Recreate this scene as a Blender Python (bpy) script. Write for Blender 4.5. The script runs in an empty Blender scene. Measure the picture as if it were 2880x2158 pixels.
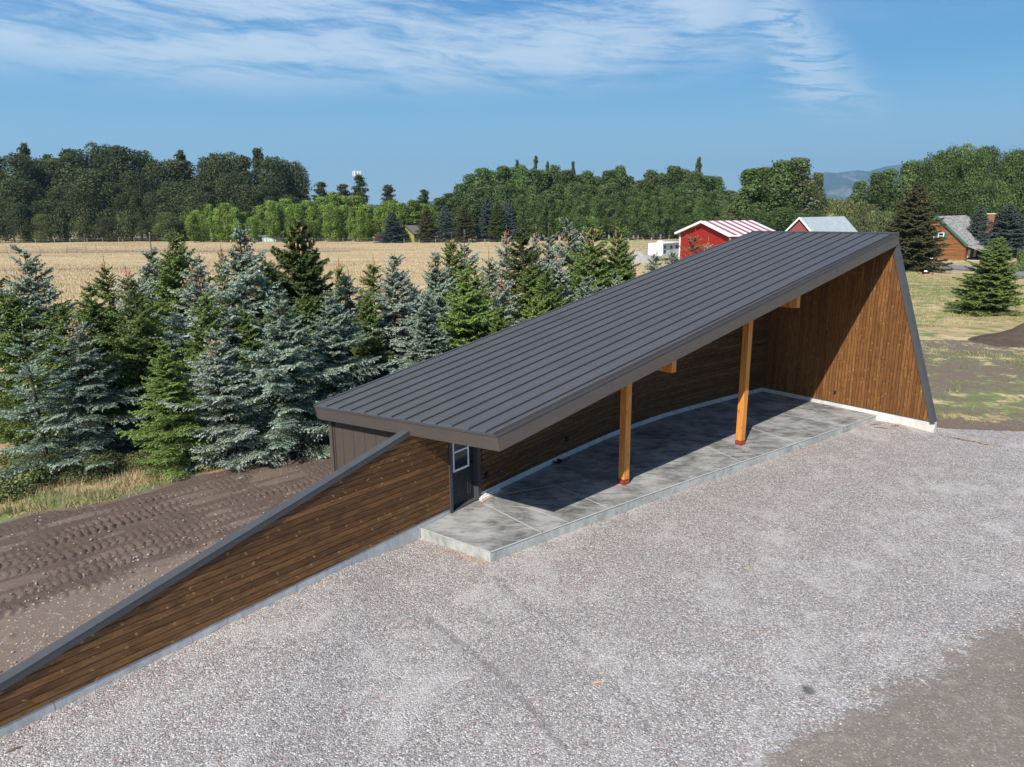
import bpy, math, random
import numpy as np
from mathutils import Matrix, Vector
random.seed(7)
RNG = np.random.default_rng(7)
scene = bpy.context.scene
COL = scene.collection
# ------------------------------------------------------------------ camera
F, CX, CY, H = 1996.0, 1440.0, 1079.0, 7.0          # photograph 2880 x 2158
def nrm(v):
    v = np.asarray(v, float); return v / np.linalg.norm(v)
_up = -nrm([84.0, -8261.0, -F])
_fw = np.array([0, 0, -1.0])
_Y = nrm(_fw - _fw.dot(_up) * _up); _X = np.cross(_Y, _up)
R = np.array([_X, _Y, _up])
def ray(px, py): return R @ nrm([px - CX, -(py - CY), -F])
def onz(px, py, z=0.0):
    d = ray(px, py); return np.array([0, 0, H]) + (z - H) / d[2] * d
def atY(px, py, Y):
    d = ray(px, py); return np.array([0, 0, H]) + Y / d[1] * d
def onplane(px, py, p0, n):
    d = ray(px, py); c = np.array([0, 0, H]); return c + np.dot(p0 - c, n) / d.dot(n) * d
cam_d = bpy.data.cameras.new('camera'); cam = bpy.data.objects.new('camera', cam_d)
M = Matrix.Identity(4)
for i in range(3):
    for j in range(3): M[i][j] = R[i][j]
M.translation = (0, 0, H)
cam.matrix_world = M
cam_d.sensor_width = 36; cam_d.lens = F / 2880 * 36
cam_d.clip_start = 0.1; cam_d.clip_end = 60000
COL.objects.link(cam); scene.camera = cam

# ------------------------------------------------------------------ materials
MATS = {}
class NT:
    def __init__(s, name):
        s.m = bpy.data.materials.new(name); s.m.use_nodes = True
        s.t = s.m.node_tree; s.t.nodes.clear()
        s.out = s.n('ShaderNodeOutputMaterial'); s.b = s.n('ShaderNodeBsdfPrincipled')
        s.l(s.b.outputs[0], s.out.inputs[0]); MATS[name] = s.m
    def n(s, typ, **kw):
        x = s.t.nodes.new(typ)
        for k, v in kw.items(): setattr(x, k, v)
        return x
    def l(s, a, b): s.t.links.new(a, b)
    def set(s, inp, v):
        if hasattr(v, 'is_output') or isinstance(v, bpy.types.NodeSocket): s.l(v, inp)
        elif isinstance(v, (tuple, list)): inp.default_value = tuple(v) + ((1,) if len(v) == 3 and len(inp.default_value) == 4 else ())
        else: inp.default_value = v
    def coord(s, kind='Object', scale=(1, 1, 1), rot=(0, 0, 0)):
        c = s.n('ShaderNodeTexCoord'); mp = s.n('ShaderNodeMapping')
        s.l(c.outputs[kind], mp.inputs[0]); mp.inputs['Scale'].default_value = scale; mp.inputs['Rotation'].default_value = rot
        return mp.outputs[0]
    def noise(s, vec, scale, detail=4, rough=.55, dist=0.0):
        x = s.n('ShaderNodeTexNoise'); s.l(vec, x.inputs['Vector'])
        x.inputs['Scale'].default_value = scale; x.inputs['Detail'].default_value = detail
        x.inputs['Roughness'].default_value = rough; x.inputs['Distortion'].default_value = dist
        return x.outputs['Fac']
    def voro(s, vec, scale, out='Color', feature='F1', rand=1.0):
        x = s.n('ShaderNodeTexVoronoi', feature=feature); s.l(vec, x.inputs['Vector'])
        x.inputs['Scale'].default_value = scale; x.inputs['Randomness'].default_value = rand
        return x.outputs[out]
    def ramp(s, fac, stops, interp='LINEAR'):
        x = s.n('ShaderNodeValToRGB'); s.set(x.inputs[0], fac); cr = x.color_ramp; cr.interpolation = interp
        while len(cr.elements) < len(stops): cr.elements.new(.5)
        for e, (p, c) in zip(cr.elements, stops):
            e.position = p; e.color = tuple(c) + (1,) if isinstance(c, (tuple, list)) else (c, c, c, 1)
        return x.outputs[0]
    def mix(s, fac, a, b, mode='MIX'):
        x = s.n('ShaderNodeMix', data_type='RGBA', blend_type=mode)
        s.set(x.inputs[0], fac); s.set(x.inputs[6], a); s.set(x.inputs[7], b); return x.outputs[2]
    def math(s, op, a, b=0.0, c=None, clamp=False):
        x = s.n('ShaderNodeMath', operation=op); x.use_clamp = clamp
        s.set(x.inputs[0], a); s.set(x.inputs[1], b)
        if c is not None: s.set(x.inputs[2], c)
        return x.outputs[0]
    def sep(s, vec):
        x = s.n('ShaderNodeSeparateXYZ'); s.l(vec, x.inputs[0]); return x.outputs
    def comb(s, a, b, c=0.0):
        x = s.n('ShaderNodeCombineXYZ'); s.set(x.inputs[0], a); s.set(x.inputs[1], b); s.set(x.inputs[2], c); return x.outputs[0]
    def attr(s, name, out='Fac'):
        x = s.n('ShaderNodeAttribute', attribute_name=name); return x.outputs[out]
    def smooth(s, v, a, b):
        x = s.n('ShaderNodeMapRange', interpolation_type='SMOOTHSTEP'); s.set(x.inputs[0], v)
        x.inputs[1].default_value = a; x.inputs[2].default_value = b; return x.outputs[0]
    def bump(s, h, strength=.5, dist=.02, normal=None):
        x = s.n('ShaderNodeBump'); s.set(x.inputs['Height'], h); x.inputs['Strength'].default_value = strength
        x.inputs['Distance'].default_value = dist
        if normal is not None: s.l(normal, x.inputs['Normal'])
        return x.outputs[0]
    def fin(s, col, rough=.8, metal=0.0, spec=.3, normal=None, **kw):
        s.set(s.b.inputs['Base Color'], col); s.set(s.b.inputs['Roughness'], rough); s.set(s.b.inputs['Metallic'], metal)
        s.b.inputs['Specular IOR Level'].default_value = spec
        if normal is not None: s.l(normal, s.b.inputs['Normal'])
        for k, v in kw.items(): s.set(s.b.inputs[k], v)
        return s.m

def plain(name, col, rough=.7, metal=0.0, var=.18, nscale=6.0, spec=.3, bump=0.0):
    t = NT(name); v = t.coord('Object')
    f = t.noise(v, nscale, 6, .6)
    c = t.mix(f, tuple(x * (1 - var) for x in col), tuple(min(1, x * (1 + var)) for x in col))
    nm = t.bump(t.noise(v, nscale * 6, 4), bump, .01) if bump else None
    return t.fin(c, rough, metal, spec, nm)

def wood(name, dark, mid, light, knot, horizontal=True, board=.125, tilt=0.0, knot_amt=1.0, kr=.215):
    """stained boards with knots: UV in metres; u along the wall, v height"""
    t = NT(name); uv = t.n('ShaderNodeUVMap').outputs[0]; o = t.sep(uv)
    u, v = (o[0], o[1]) if horizontal else (o[1], o[0])
    if tilt: v = t.math('ADD', v, t.math('MULTIPLY', u, tilt))
    q = t.math('DIVIDE', v, board); idx = t.math('FLOOR', q); fr = t.math('FRACT', q)
    wn = t.n('ShaderNodeTexWhiteNoise', noise_dimensions='1D'); t.l(idx, wn.inputs['W']); rb = wn.outputs[0]
    # boards are cut to length: a second random for each length
    seg = t.math('FLOOR', t.math('DIVIDE', t.math('ADD', u, t.math('MULTIPLY', rb, 37.0)), 3.6))
    wn2 = t.n('ShaderNodeTexWhiteNoise', noise_dimensions='2D'); t.l(t.comb(idx, seg), wn2.inputs['Vector']); rs = wn2.outputs[0]
    uo = t.math('ADD', u, t.math('MULTIPLY', rs, 51.0))
    g1 = t.noise(t.comb(t.math('MULTIPLY', uo, 1.2), t.math('MULTIPLY', v, 60.0)), 1.0, 5, .6, .3)
    g2 = t.noise(t.comb(t.math('MULTIPLY', uo, 3.0), t.math('MULTIPLY', v, 12.0)), 1.0, 3, .5)
    c = t.ramp(t.math('ADD', t.math('MULTIPLY', g1, .80), t.math('MULTIPLY', rs, .26)), [(.25, dark), (.55, mid), (.85, light)])
    c = t.mix(t.math('MULTIPLY', t.smooth(g2, .42, .72), .65), c, dark, 'MIX')
    # knots: pale halos, stretched along the board, one every 40-60 cm
    lean = t.math('MULTIPLY', t.math('SUBTRACT', fr, .5), t.math('MULTIPLY', t.math('SUBTRACT', rb, .5), .9))
    kv = t.comb(t.math('ADD', t.math('MULTIPLY', uo, 3.3), lean), t.math('ADD', t.math('MULTIPLY', fr, .30), t.math('MULTIPLY', idx, 7.3)))
    vo = t.n('ShaderNodeTexVoronoi', feature='F1', voronoi_dimensions='2D'); t.l(kv, vo.inputs['Vector']); vo.inputs['Scale'].default_value = 1.0
    wob = t.noise(t.comb(t.math('MULTIPLY', uo, 9.0), t.math('MULTIPLY', v, 22.0)), 1.0, 2, .5)
    kd = t.math('ADD', vo.outputs['Distance'], t.math('MULTIPLY', wob, .20))
    km = t.math('SUBTRACT', 1.0, t.smooth(kd, .09, kr)); km = t.math('MULTIPLY', km, t.smooth(t.noise(t.comb(t.math('MULTIPLY', uo, 1.7), t.math('MULTIPLY', idx, 3.1)), 1.0, 1), .20, .40))
    c = t.mix(t.math('MULTIPLY', km, .62 * knot_amt), c, knot)
    
    gro = t.math('SUBTRACT', 1.0, t.smooth(t.math('ABSOLUTE', t.math('SUBTRACT', fr, .5)), .38, .5))
    c = t.mix(t.math('MULTIPLY', t.math('SUBTRACT', 1.0, gro), .75), c, tuple(x * .25 for x in dark))
    hgt = t.math('ADD', gro, t.math('MULTIPLY', g1, .12))
    return t.fin(c, .62, 0, .3, t.bump(hgt, .9, .012))

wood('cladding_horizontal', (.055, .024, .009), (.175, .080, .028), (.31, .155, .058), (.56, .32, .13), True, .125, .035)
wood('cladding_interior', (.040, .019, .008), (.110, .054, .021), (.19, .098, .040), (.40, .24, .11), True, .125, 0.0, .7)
wood('cladding_vertical', (.090, .036, .011), (.205, .088, .026), (.315, .150, .048), (.62, .38, .14), False, .11, 0.0, .75, .20)
wood('log_siding', (.12, .045, .015), (.28, .115, .04), (.40, .19, .075), (.30, .14, .05), True, .22, 0.0, .4)
wood('soffit_boards', (.10, .045, .015), (.24, .11, .035), (.36, .18, .07), (.45, .25, .1), True, .14)
def timber():
    t = NT('fir_timber'); v = t.coord('Object', (9, 9, .55))
    g = t.noise(v, 2.2, 6, .6, 1.2); k = t.voro(t.coord('Object', (4, 4, 1.3)), 1.0, 'Distance')
    c = t.ramp(g, [(.3, (.50, .17, .030)), (.55, (.68, .27, .055)), (.8, (.80, .40, .11))])
    c = t.mix(t.math('SUBTRACT', 1, t.smooth(k, .05, .13)), c, (.28, .10, .03))
    return t.fin(c, .5, 0, .35, t.bump(g, .2, .004))
timber()
t_ = NT('roof_metal'); v_ = t_.coord('Object', (1, 1, 1)); f_ = t_.noise(v_, 1.1, 5, .6); d_ = t_.noise(v_, 23, 5, .7)
c_ = t_.mix(f_, (.078, .078, .084), (.112, .112, .118)); c_ = t_.mix(t_.math('MULTIPLY', t_.smooth(d_, .66, .8), .5), c_, (.2, .19, .185))
t_.fin(c_, t_.math('ADD', .34, t_.math('MULTIPLY', f_, .16)), .25, .5, t_.bump(t_.noise(v_, 2.0, 2), .10, .02))
t_ = NT('trim_brown'); v_ = t_.coord('Object', (1, 1, 14)); f_ = t_.noise(v_, 1.4, 4, .6)
t_.fin(t_.mix(f_, (.075, .062, .054), (.118, .098, .086)), .42, .1, .45)
plain('cap_metal', (.066, .066, .068), .6, 0, .22, 2.5, .45)
plain('shed_siding', (.078, .062, .052), .6, 0, .1, 3)
plain('flashing_dark', (.042, .036, .032), .5, .1, .2, 4, .3)
plain('frame_dark', (.060, .060, .064), .5, 0, .15, 4, .35)
plain('door_paint', (.022, .026, .030), .45, 0, .1, 3, .4)
plain('white_vinyl', (.78, .80, .84), .4, 0, .03, 4, .4)
plain('black_plastic', (.015, .015, .016), .5, 0, .1, 4)
plain('red_steel', (.28, .042, .028), .5, .1, .25, 14)
plain('bolt_steel', (.5, .5, .5), .35, .8, .1, 14)
plain('white_paint', (.80, .80, .80), .5, 0, .05, 5)
plain('board_pink', (.60, .36, .28), .7, 0, .1, 9)
plain('barn_red', (.30, .020, .014), .6, 0, .12, 1.5)
plain('barn_old_red', (.30, .075, .065), .8, 0, .35, 2.0)
plain('tin_roof', (.42, .46, .47), .45, .2, .22, 1.2)
plain('pink_roof', (.50, .28, .25), .7, 0, .1, 1.0)
plain('olive_wall', (.30, .30, .055), .8, 0, .1, 1.0)
plain('grey_roof', (.17, .15, .14), .8, 0, .15, 2.0)
plain('green_trim', (.045, .12, .085), .6, 0, .1, 3)
plain('dark_glass', (.02, .024, .028), .08, 0, .2, 2, .6)
plain('brick', (.30, .12, .075), .9, 0, .4, 12)
plain('pale_blue_wall', (.50, .62, .66), .6, 0, .08, 1)
plain('orange_cloth', (.75, .12, .02), .7, 0, .1, 2)
plain('mower_red', (.75, .09, .05), .4, 0, .08, 3)
plain('bark', (.10, .075, .055), .9, 0, .4, 14, .1, .4)
plain('pale_bark', (.36, .33, .28), .9, 0, .35, 6, .1)
plain('grey_bark', (.24, .21, .18), .9, 0, .35, 6, .1)
plain('cone_brown', (.52, .27, .15), .8, 0, .3, 9)
plain('post_wood', (.28, .24, .19), .9, 0, .3, 5)
plain('wire', (.30, .30, .30), .5, .6, .1, 5)
plain('asphalt', (.20, .20, .21), .9, 0, .12, 1.2)
plain('sand', (.62, .56, .46), .95, 0, .1, 1.0)
plain('stone', (.34, .31, .29), .9, 0, .4, 3.0)
t_ = NT('heap_soil'); v_ = t_.coord(); n_ = t_.noise(v_, 3.0, 7, .7); t_.fin(t_.mix(n_, (.055, .038, .028), (.17, .125, .095)), .95, 0, .1, t_.bump(t_.noise(v_, 7.0, 6, .7), 1.0, .12))
plain('chips', (.56, .36, .19), .9, 0, .5, 30.0)
plain('twig', (.20, .14, .10), .9, 0, .4, 3.0)
t_ = NT('shake_roof'); v_ = t_.n('ShaderNodeUVMap').outputs[0]; o_ = t_.sep(v_)
q_ = t_.math('DIVIDE', o_[1], .32); fr_ = t_.math('FRACT', q_); ix_ = t_.math('FLOOR', q_)
w_ = t_.n('ShaderNodeTexWhiteNoise', noise_dimensions='2D'); t_.l(t_.comb(ix_, t_.math('FLOOR', t_.math('DIVIDE', o_[0], .22))), w_.inputs['Vector'])
c_ = t_.mix(w_.outputs[0], (.20, .185, .17), (.42, .40, .375)); c_ = t_.mix(t_.smooth(fr_, .80, .92), c_, (.06, .055, .05))
t_.fin(c_, .9, 0, .1, t_.bump(fr_, .8, .04))
t_ = NT('white_stripe_roof'); t_.fin(t_.mix(t_.noise(t_.coord(), 1.0, 4), (.70, .68, .68), (.82, .80, .80)), .45, 0, .4)
t_ = NT('red_stripe_roof'); t_.fin(t_.mix(t_.noise(t_.coord(), 1.0, 4), (.30, .07, .07), (.42, .12, .12)), .45, 0, .4)
def concrete(name, base, dark, light, sc=1.0, stain=(.20, .17, .12), amt=1.0):
    t = NT(name); v = t.coord('Object')
    a = t.noise(v, .75 * sc, 7, .62, .5); b = t.noise(t.coord('Object', (1, 2.6, 1), (0, 0, .65)), 1.7 * sc, 8, .68, .8)
    fine = t.noise(v, 60, 4, .7)
    c = t.ramp(t.math('ADD', t.math('MULTIPLY', a, .5), t.math('MULTIPLY', b, .5)), [(.40, dark), (.49, base), (.58, light)])
    sp = t.smooth(t.noise(v, 1.1 * sc, 3, .5), .60, .72); c = t.mix(t.math('MULTIPLY', sp, .5 * amt), c, stain)
    c = t.mix(t.math('MULTIPLY', fine, .25), c, light)
    pit = t.smooth(t.voro(v, 9, 'Distance'), .03, .09); c = t.mix(t.math('MULTIPLY', t.math('SUBTRACT', 1, pit), .5), c, tuple(x * .5 for x in dark))
    return t.fin(c, .72, 0, .35, t.bump(t.math('ADD', t.math('MULTIPLY', fine, .3), b), .25, .01))
concrete('slab_concrete', (.235, .235, .225), (.085, .085, .084), (.40, .395, .375), 1.25, (.13, .115, .095))
concrete('edge_concrete', (.34, .345, .32), (.22, .225, .205), (.46, .46, .43), 1.6, (.26, .25, .20), .7)
concrete('stem_concrete', (.47, .475, .47), (.34, .35, .345), (.57, .57, .56), 1.2, (.42, .36, .28), .5)
concrete('pale_concrete', (.66, .64, .60), (.52, .50, .45), (.74, .72, .69), 1.2, (.56, .44, .30), .5)
plain('joint_pale', (.50, .49, .46), .8, 0, .15, 4)

def gravel_nodes(t, v):
    """crushed stone, 15-35 mm"""
    w = t.n('ShaderNodeTexVoronoi', feature='F1'); t.l(v, w.inputs['Vector']); w.inputs['Scale'].default_value = 42; t.stones = w
    r = t.sep(w.outputs['Color'])
    c = t.ramp(r[0], [(0, (.17, .165, .165)), (.20, (.26, .242, .235)), (.42, (.38, .345, .335)), (.60, (.40, .345, .330)), (.80, (.52, .475, .455)), (.95, (.72, .68, .65))])
    c = t.mix(t.math('MULTIPLY', t.math('GREATER_THAN', r[1], .93), .6), c, (.36, .16, .13))
    edge = t.smooth(w.outputs['Distance'], .45, .75); c = t.mix(t.math('MULTIPLY', edge, .35), c, (.20, .18, .165))
    big = t.noise(v, .55, 6, .6, .6); med = t.noise(v, 3.2, 5, .65)
    streak = t.noise(t.coord('Object', (1.0, .6, 1), (0, 0, .75)), 1.7, 9, .74, .5); c = t.mix(t.math('MULTIPLY', t.smooth(t.math('ADD', t.math('MULTIPLY', big, .5), t.math('MULTIPLY', streak, .5)), .48, .62), .45), c, (.62, .585, .56))
    c = t.mix(t.math('MULTIPLY', t.smooth(med, .56, .75), .30), c, (.64, .61, .59))
    c = t.mix(t.math('MULTIPLY', t.smooth(big, .44, .30), .30), c, (.30, .27, .265))
    hgt = t.math('SUBTRACT', t.math('MULTIPLY', r[2], .5), w.outputs['Distance'])
    c = t.mix(1.0, c, (1.0, .985, .96), 'MULTIPLY'); c = t.mix(t.math('MULTIPLY', t.smooth(t.math('ADD', t.attr('rut'), t.math('MULTIPLY', t.math('SUBTRACT', med, .5), .8)), .35, .8), .55), c, (.17, .155, .145)); c = t.mix(t.math('MULTIPLY', t.smooth(t.attr('stain'), .2, .8), .8), c, (.05, .055, .06))
    return c, hgt
def ground_mat():
    t = NT('ground'); v = t.coord('Object')
    n1 = t.noise(v, .9, 6, .6); n2 = t.noise(v, 5.0, 5, .6); n3 = t.noise(v, 26, 4, .6); nb = t.noise(v, .12, 5, .55)
    # dry meadow
    st = t.noise(t.coord('Object', (.035, .30, 1)), 1.0, 6, .6, .4); st2 = t.noise(t.coord('Object', (.4, 1.6, 1)), 1.0, 5, .7)
    straw = t.ramp(t.math('ADD', t.math('MULTIPLY', st, .6), t.math('MULTIPLY', st2, .4)), [(.34, (.31, .205, .125)), (.46, (.47, .335, .18)), (.58, (.61, .47, .265)), (.72, (.70, .57, .34))])
    straw = t.mix(t.math('MULTIPLY', n3, .35), straw, (.30, .22, .12))
    band = t.smooth(t.math('ADD', t.attr('weeds'), t.math('MULTIPLY', t.math('SUBTRACT', st, .5), .9)), .42, .62)
    straw = t.mix(band, straw, (.245, .155, .125))
    col = straw
    # green lawn
    gw = t.smooth(t.math('ADD', t.attr('green'), t.math('MULTIPLY', t.math('SUBTRACT', n1, .5), 1.5)), .42, .66)
    gcol = t.mix(n2, (.085, .135, .035), (.20, .25, .085)); gcol = t.mix(t.math('MULTIPLY', n3, .5), gcol, (.30, .27, .14))
    col = t.mix(gw, col, gcol)
    # bare soil
    dcol = t.mix(n1, (.150, .105, .078), (.26, .195, .150)); dcol = t.mix(t.math('MULTIPLY', n3, .6), dcol, (.10, .074, .064))
    peb = t.n('ShaderNodeTexVoronoi', feature='F1'); t.l(v, peb.inputs['Vector']); peb.inputs['Scale'].default_value = 17
    pr = t.sep(peb.outputs['Color']); pm = t.math('MULTIPLY', t.math('GREATER_THAN', pr[0], .90), t.math('LESS_THAN', peb.outputs['Distance'], .33))
    dcol = t.mix(pm, dcol, t.mix(pr[1], (.22, .19, .17), (.50, .45, .40)))
    dw = t.smooth(t.math('ADD', t.attr('soil'), t.math('ADD', t.math('MULTIPLY', t.math('SUBTRACT', n1, .5), .8), t.math('MULTIPLY', t.math('SUBTRACT', n2, .5), 1.0))), .42, .62)
    col = t.mix(dw, col, dcol)
    # gravel
    gc, gh = gravel_nodes(t, v)
    vw = t.smooth(t.math('ADD', t.attr('gravel'), t.math('MULTIPLY', t.math('SUBTRACT', n2, .5), .5)), .42, .58)
    col = t.mix(vw, col, gc)
    # worn hard-packed fines (lower right)
    aw = t.smooth(t.math('ADD', t.attr('packed'), t.math('ADD', t.math('MULTIPLY', t.math('SUBTRACT', n2, .5), .9), t.math('MULTIPLY', t.math('SUBTRACT', n1, .5), 1.1))), .36, .64)
    pc = t.mix(n1, (.170, .135, .108), (.30, .25, .21)); pc = t.mix(t.math('MULTIPLY', t.smooth(n3, .35, .7), .55), pc, (.12, .10, .085)); pc = t.mix(t.math('MULTIPLY', t.smooth(n2, .5, .7), .4), pc, (.36, .30, .25))
    sr = t.sep(t.stones.outputs['Color']); pc = t.mix(t.math('MULTIPLY', t.math('GREATER_THAN', sr[0], .93), .45), pc, (.50, .44, .38))
    col = t.mix(aw, col, pc)
    hs = t.math('ADD', t.math('MULTIPLY', n3, .5), t.math('MULTIPLY', n2, .8))
    hh = t.mix(t.math('MULTIPLY', vw, t.math('SUBTRACT', 1.0, t.math('MULTIPLY', aw, .8))), hs, gh)
    t.fin(col, .92, 0, .12, t.bump(hh, .68, .024))
ground_mat()
def soil_mat():
    t = NT('soil'); v = t.coord('Object'); n1 = t.noise(v, .8, 6, .6); n3 = t.noise(v, 22, 5, .65)
    dcol = t.mix(n1, (.090, .062, .047), (.165, .120, .095)); dcol = t.mix(t.math('MULTIPLY', t.smooth(n3, .4, .7), .6), dcol, (.070, .050, .040))
    uv = t.sep(t.n('ShaderNodeUVMap').outputs[0])
    dust = t.smooth(t.math('ADD', uv[0], t.math('MULTIPLY', t.math('SUBTRACT', n1, .5), 1.0)), .35, .75)
    dcol = t.mix(t.math('MULTIPLY', dust, .6), dcol, (.27, .205, .158))
    peb = t.n('ShaderNodeTexVoronoi', feature='F1'); t.l(v, peb.inputs['Vector']); peb.inputs['Scale'].default_value = 21
    pr = t.sep(peb.outputs['Color']); thr = t.math('SUBTRACT', .96, t.math('MULTIPLY', dust, .22))
    pm = t.math('MULTIPLY', t.math('GREATER_THAN', pr[0], thr), t.math('LESS_THAN', peb.outputs['Distance'], .36))
    dcol = t.mix(pm, dcol, t.mix(pr[1], (.22, .19, .17), (.52, .47, .42)))
    t.fin(dcol, .95, 0, .1, t.bump(t.math('ADD', n3, t.math('MULTIPLY', pm, .5)), .8, .02))
soil_mat()
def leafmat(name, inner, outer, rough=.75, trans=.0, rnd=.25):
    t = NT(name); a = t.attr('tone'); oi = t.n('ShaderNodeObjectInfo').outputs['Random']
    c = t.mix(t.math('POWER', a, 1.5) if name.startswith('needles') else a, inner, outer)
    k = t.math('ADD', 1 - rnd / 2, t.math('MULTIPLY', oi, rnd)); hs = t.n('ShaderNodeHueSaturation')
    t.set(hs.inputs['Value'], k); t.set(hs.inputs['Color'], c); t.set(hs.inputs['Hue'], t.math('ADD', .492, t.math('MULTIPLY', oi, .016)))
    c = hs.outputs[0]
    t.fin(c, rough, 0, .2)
    tr = t.n('ShaderNodeBsdfTranslucent'); t.set(tr.inputs[0], c); mx = t.n('ShaderNodeMixShader'); mx.inputs[0].default_value = trans
    t.l(t.b.outputs[0], mx.inputs[1]); t.l(tr.outputs[0], mx.inputs[2]); t.l(mx.outputs[0], t.out.inputs[0])
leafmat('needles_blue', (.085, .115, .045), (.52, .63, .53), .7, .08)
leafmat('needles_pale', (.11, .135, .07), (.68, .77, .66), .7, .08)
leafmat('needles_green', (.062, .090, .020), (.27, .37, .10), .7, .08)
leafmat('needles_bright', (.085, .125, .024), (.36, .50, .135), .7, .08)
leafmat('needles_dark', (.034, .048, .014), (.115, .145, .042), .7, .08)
leafmat('needles_orange', (.16, .11, .06), (.62, .30, .13), .8, .05)
leafmat('needles_far_blue', (.05, .065, .045), (.15, .19, .18), .8, .05)
leafmat('needles_brown_top', (.045, .055, .02), (.13, .12, .055), .8, .05)
leafmat('leaf_cottonwood', (.026, .036, .014), (.115, .140, .055), .7, .15, .35)
leafmat('leaf_aspen', (.060, .100, .020), (.28, .39, .075), .7, .25, .25)
leafmat('leaf_poplar', (.030, .052, .016), (.150, .215, .065), .7, .18, .3)
leafmat('leaf_willow', (.055, .065, .025), (.20, .23, .09), .7, .18, .3)
leafmat('leaf_shrub', (.10, .11, .04), (.30, .33, .12), .7, .2, .3)
leafmat('grass_dry', (.30, .24, .12), (.62, .50, .28), .8, .2)
leafmat('grass_straw', (.43, .325, .19), (.69, .56, .34), .8, .2)
leafmat('grass_green', (.10, .14, .035), (.26, .31, .10), .8, .2)
t_ = NT('mountain'); v_ = t_.coord('Object'); n_ = t_.noise(v_, .0022, 7, .6); n2_ = t_.noise(v_, .0007, 4, .5, 1.0)
c_ = t_.mix(n_, (.03, .045, .03), (.075, .09, .06)); c_ = t_.mix(t_.math('MULTIPLY', t_.smooth(t_.noise(t_.coord('Object', (1, .3, .35), (0, .6, 0)), .0030, 6, .6, .6), .56, .66), .8), c_, (.24, .22, .19)); t_.fin(c_, .95, 0, .1)

# ------------------------------------------------------------------ mesh helpers
class MB:
    def __init__(s): s.v = []; s.f = []; s.uv = []; s.mi = []
    def add(s, verts, faces, uvs=None, mi=0):
        o = len(s.v); s.v += [tuple(map(float, p)) for p in verts]
        for k, f in enumerate(faces):
            s.f.append(tuple(i + o for i in f)); s.mi.append(mi)
            s.uv.append(uvs[k] if uvs is not None else [(0, 0)] * len(f))
    def hexa(s, p, mi=0):
        """8 corners: bottom 0-3 (ccw from above), top 4-7; UV in metres by face"""
        p = [np.asarray(q, float) for q in p]
        F_ = [(3, 2, 1, 0), (4, 5, 6, 7), (0, 1, 5, 4), (1, 2, 6, 5), (2, 3, 7, 6), (3, 0, 4, 7)]
        U = []
        for f in F_:
            a, b, c, d = [p[i] for i in f]
            w = np.linalg.norm(b - a); h = np.linalg.norm(d - a); U.append([(0, 0), (w, 0), (w, h), (0, h)])
        s.add(p, F_, U, mi)
    def box(s, c, size, rz=0.0, mi=0):
        hx, hy, hz = [q / 2 for q in size]; ca, sa = math.cos(rz), math.sin(rz); P = []
        for z in (-hz, hz):
            for x, y in ((-hx, -hy), (hx, -hy), (hx, hy), (-hx, hy)):
                P.append((c[0] + x * ca - y * sa, c[1] + x * sa + y * ca, c[2] + z))
        s.hexa(P, mi)
    def bar(s, a, b, w, h, up=(0, 0, 1), mi=0):
        """rectangular bar from a to b"""
        a = np.asarray(a, float); b = np.asarray(b, float); d = nrm(b - a); u = np.asarray(up, float)
        sd = nrm(np.cross(d, u)); u2 = np.cross(sd, d); P = []
        for sg in (-1, 1):
            for q, r in ((a, 1), (b, 1), (b, -1), (a, -1)): P.append(q + sd * r * w / 2 + u2 * sg * h / 2)
        s.hexa(P, mi)
    def tube(s, pts, radii, n=8, cap=True, mi=0):
        pts = [np.asarray(p, float) for p in pts]; rings = []
        for i, p in enumerate(pts):
            d = nrm(pts[min(i + 1, len(pts) - 1)] - pts[max(i - 1, 0)]); a = nrm(np.cross(d, [0.3, .9, .1] if abs(d[2]) > .9 else [0, 0, 1])); b = np.cross(d, a)
            rings.append([p + radii[i] * (a * math.cos(2 * math.pi * k / n) + b * math.sin(2 * math.pi * k / n)) for k in range(n)])
        V = [q for r in rings for q in r]; F_ = []
        for i in range(len(pts) - 1):
            for k in range(n): F_.append((i * n + k, i * n + (k + 1) % n, (i + 1) * n + (k + 1) % n, (i + 1) * n + k))
        if cap: F_ += [tuple(range(n))[::-1], tuple((len(pts) - 1) * n + k for k in range(n))]
        s.add(V, F_, None, mi)
    def build(s, name, mats, parent=None, origin=(0, 0, 0), smooth=False):
        o = np.asarray(origin, float); me = bpy.data.meshes.new(name)
        me.from_pydata([tuple(np.array(p) - o) for p in s.v], [], s.f)
        uv = me.uv_layers.new(name='UVMap')
        flat = [c for f in s.uv for q in f for c in q]
        uv.data.foreach_set('uv', flat)
        for m in (mats if isinstance(mats, (list, tuple)) else [mats]): me.materials.append(MATS[m])
        me.polygons.foreach_set('material_index', s.mi)
        if smooth: me.polygons.foreach_set('use_smooth', [True] * len(s.f))
        me.update()
        ob = bpy.data.objects.new(name, me); COL.objects.link(ob)
        if parent is not None:
            ob.parent = parent
            ob.location = tuple(o - np.array(parent.get('_w', (0, 0, 0))))
        else: ob.location = tuple(o)
        ob['_w'] = tuple(map(float, o))
        return ob
def tag(o, label=None, cat=None, group=None, kind=None):
    if label: o['label'] = label
    if cat: o['category'] = cat
    if group: o['group'] = group
    if kind: o['kind'] = kind
    return o
def empty(name, loc, label, cat, group=None, rz=0.0):
    o = bpy.data.objects.new(name, None); COL.objects.link(o); o.location = tuple(map(float, loc)); o.rotation_euler = (0, 0, rz)
    o['_w'] = tuple(map(float, loc)); o.empty_display_size = .3
    return tag(o, label, cat, group)
def part(mb, name, mats, parent, smooth=False, label=None):
    """part whose vertices are given in world coordinates; parent is unrotated"""
    o = mb.build(name, mats, parent, parent['_w'], smooth)
    if label: o['label'] = label
    return o
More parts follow.
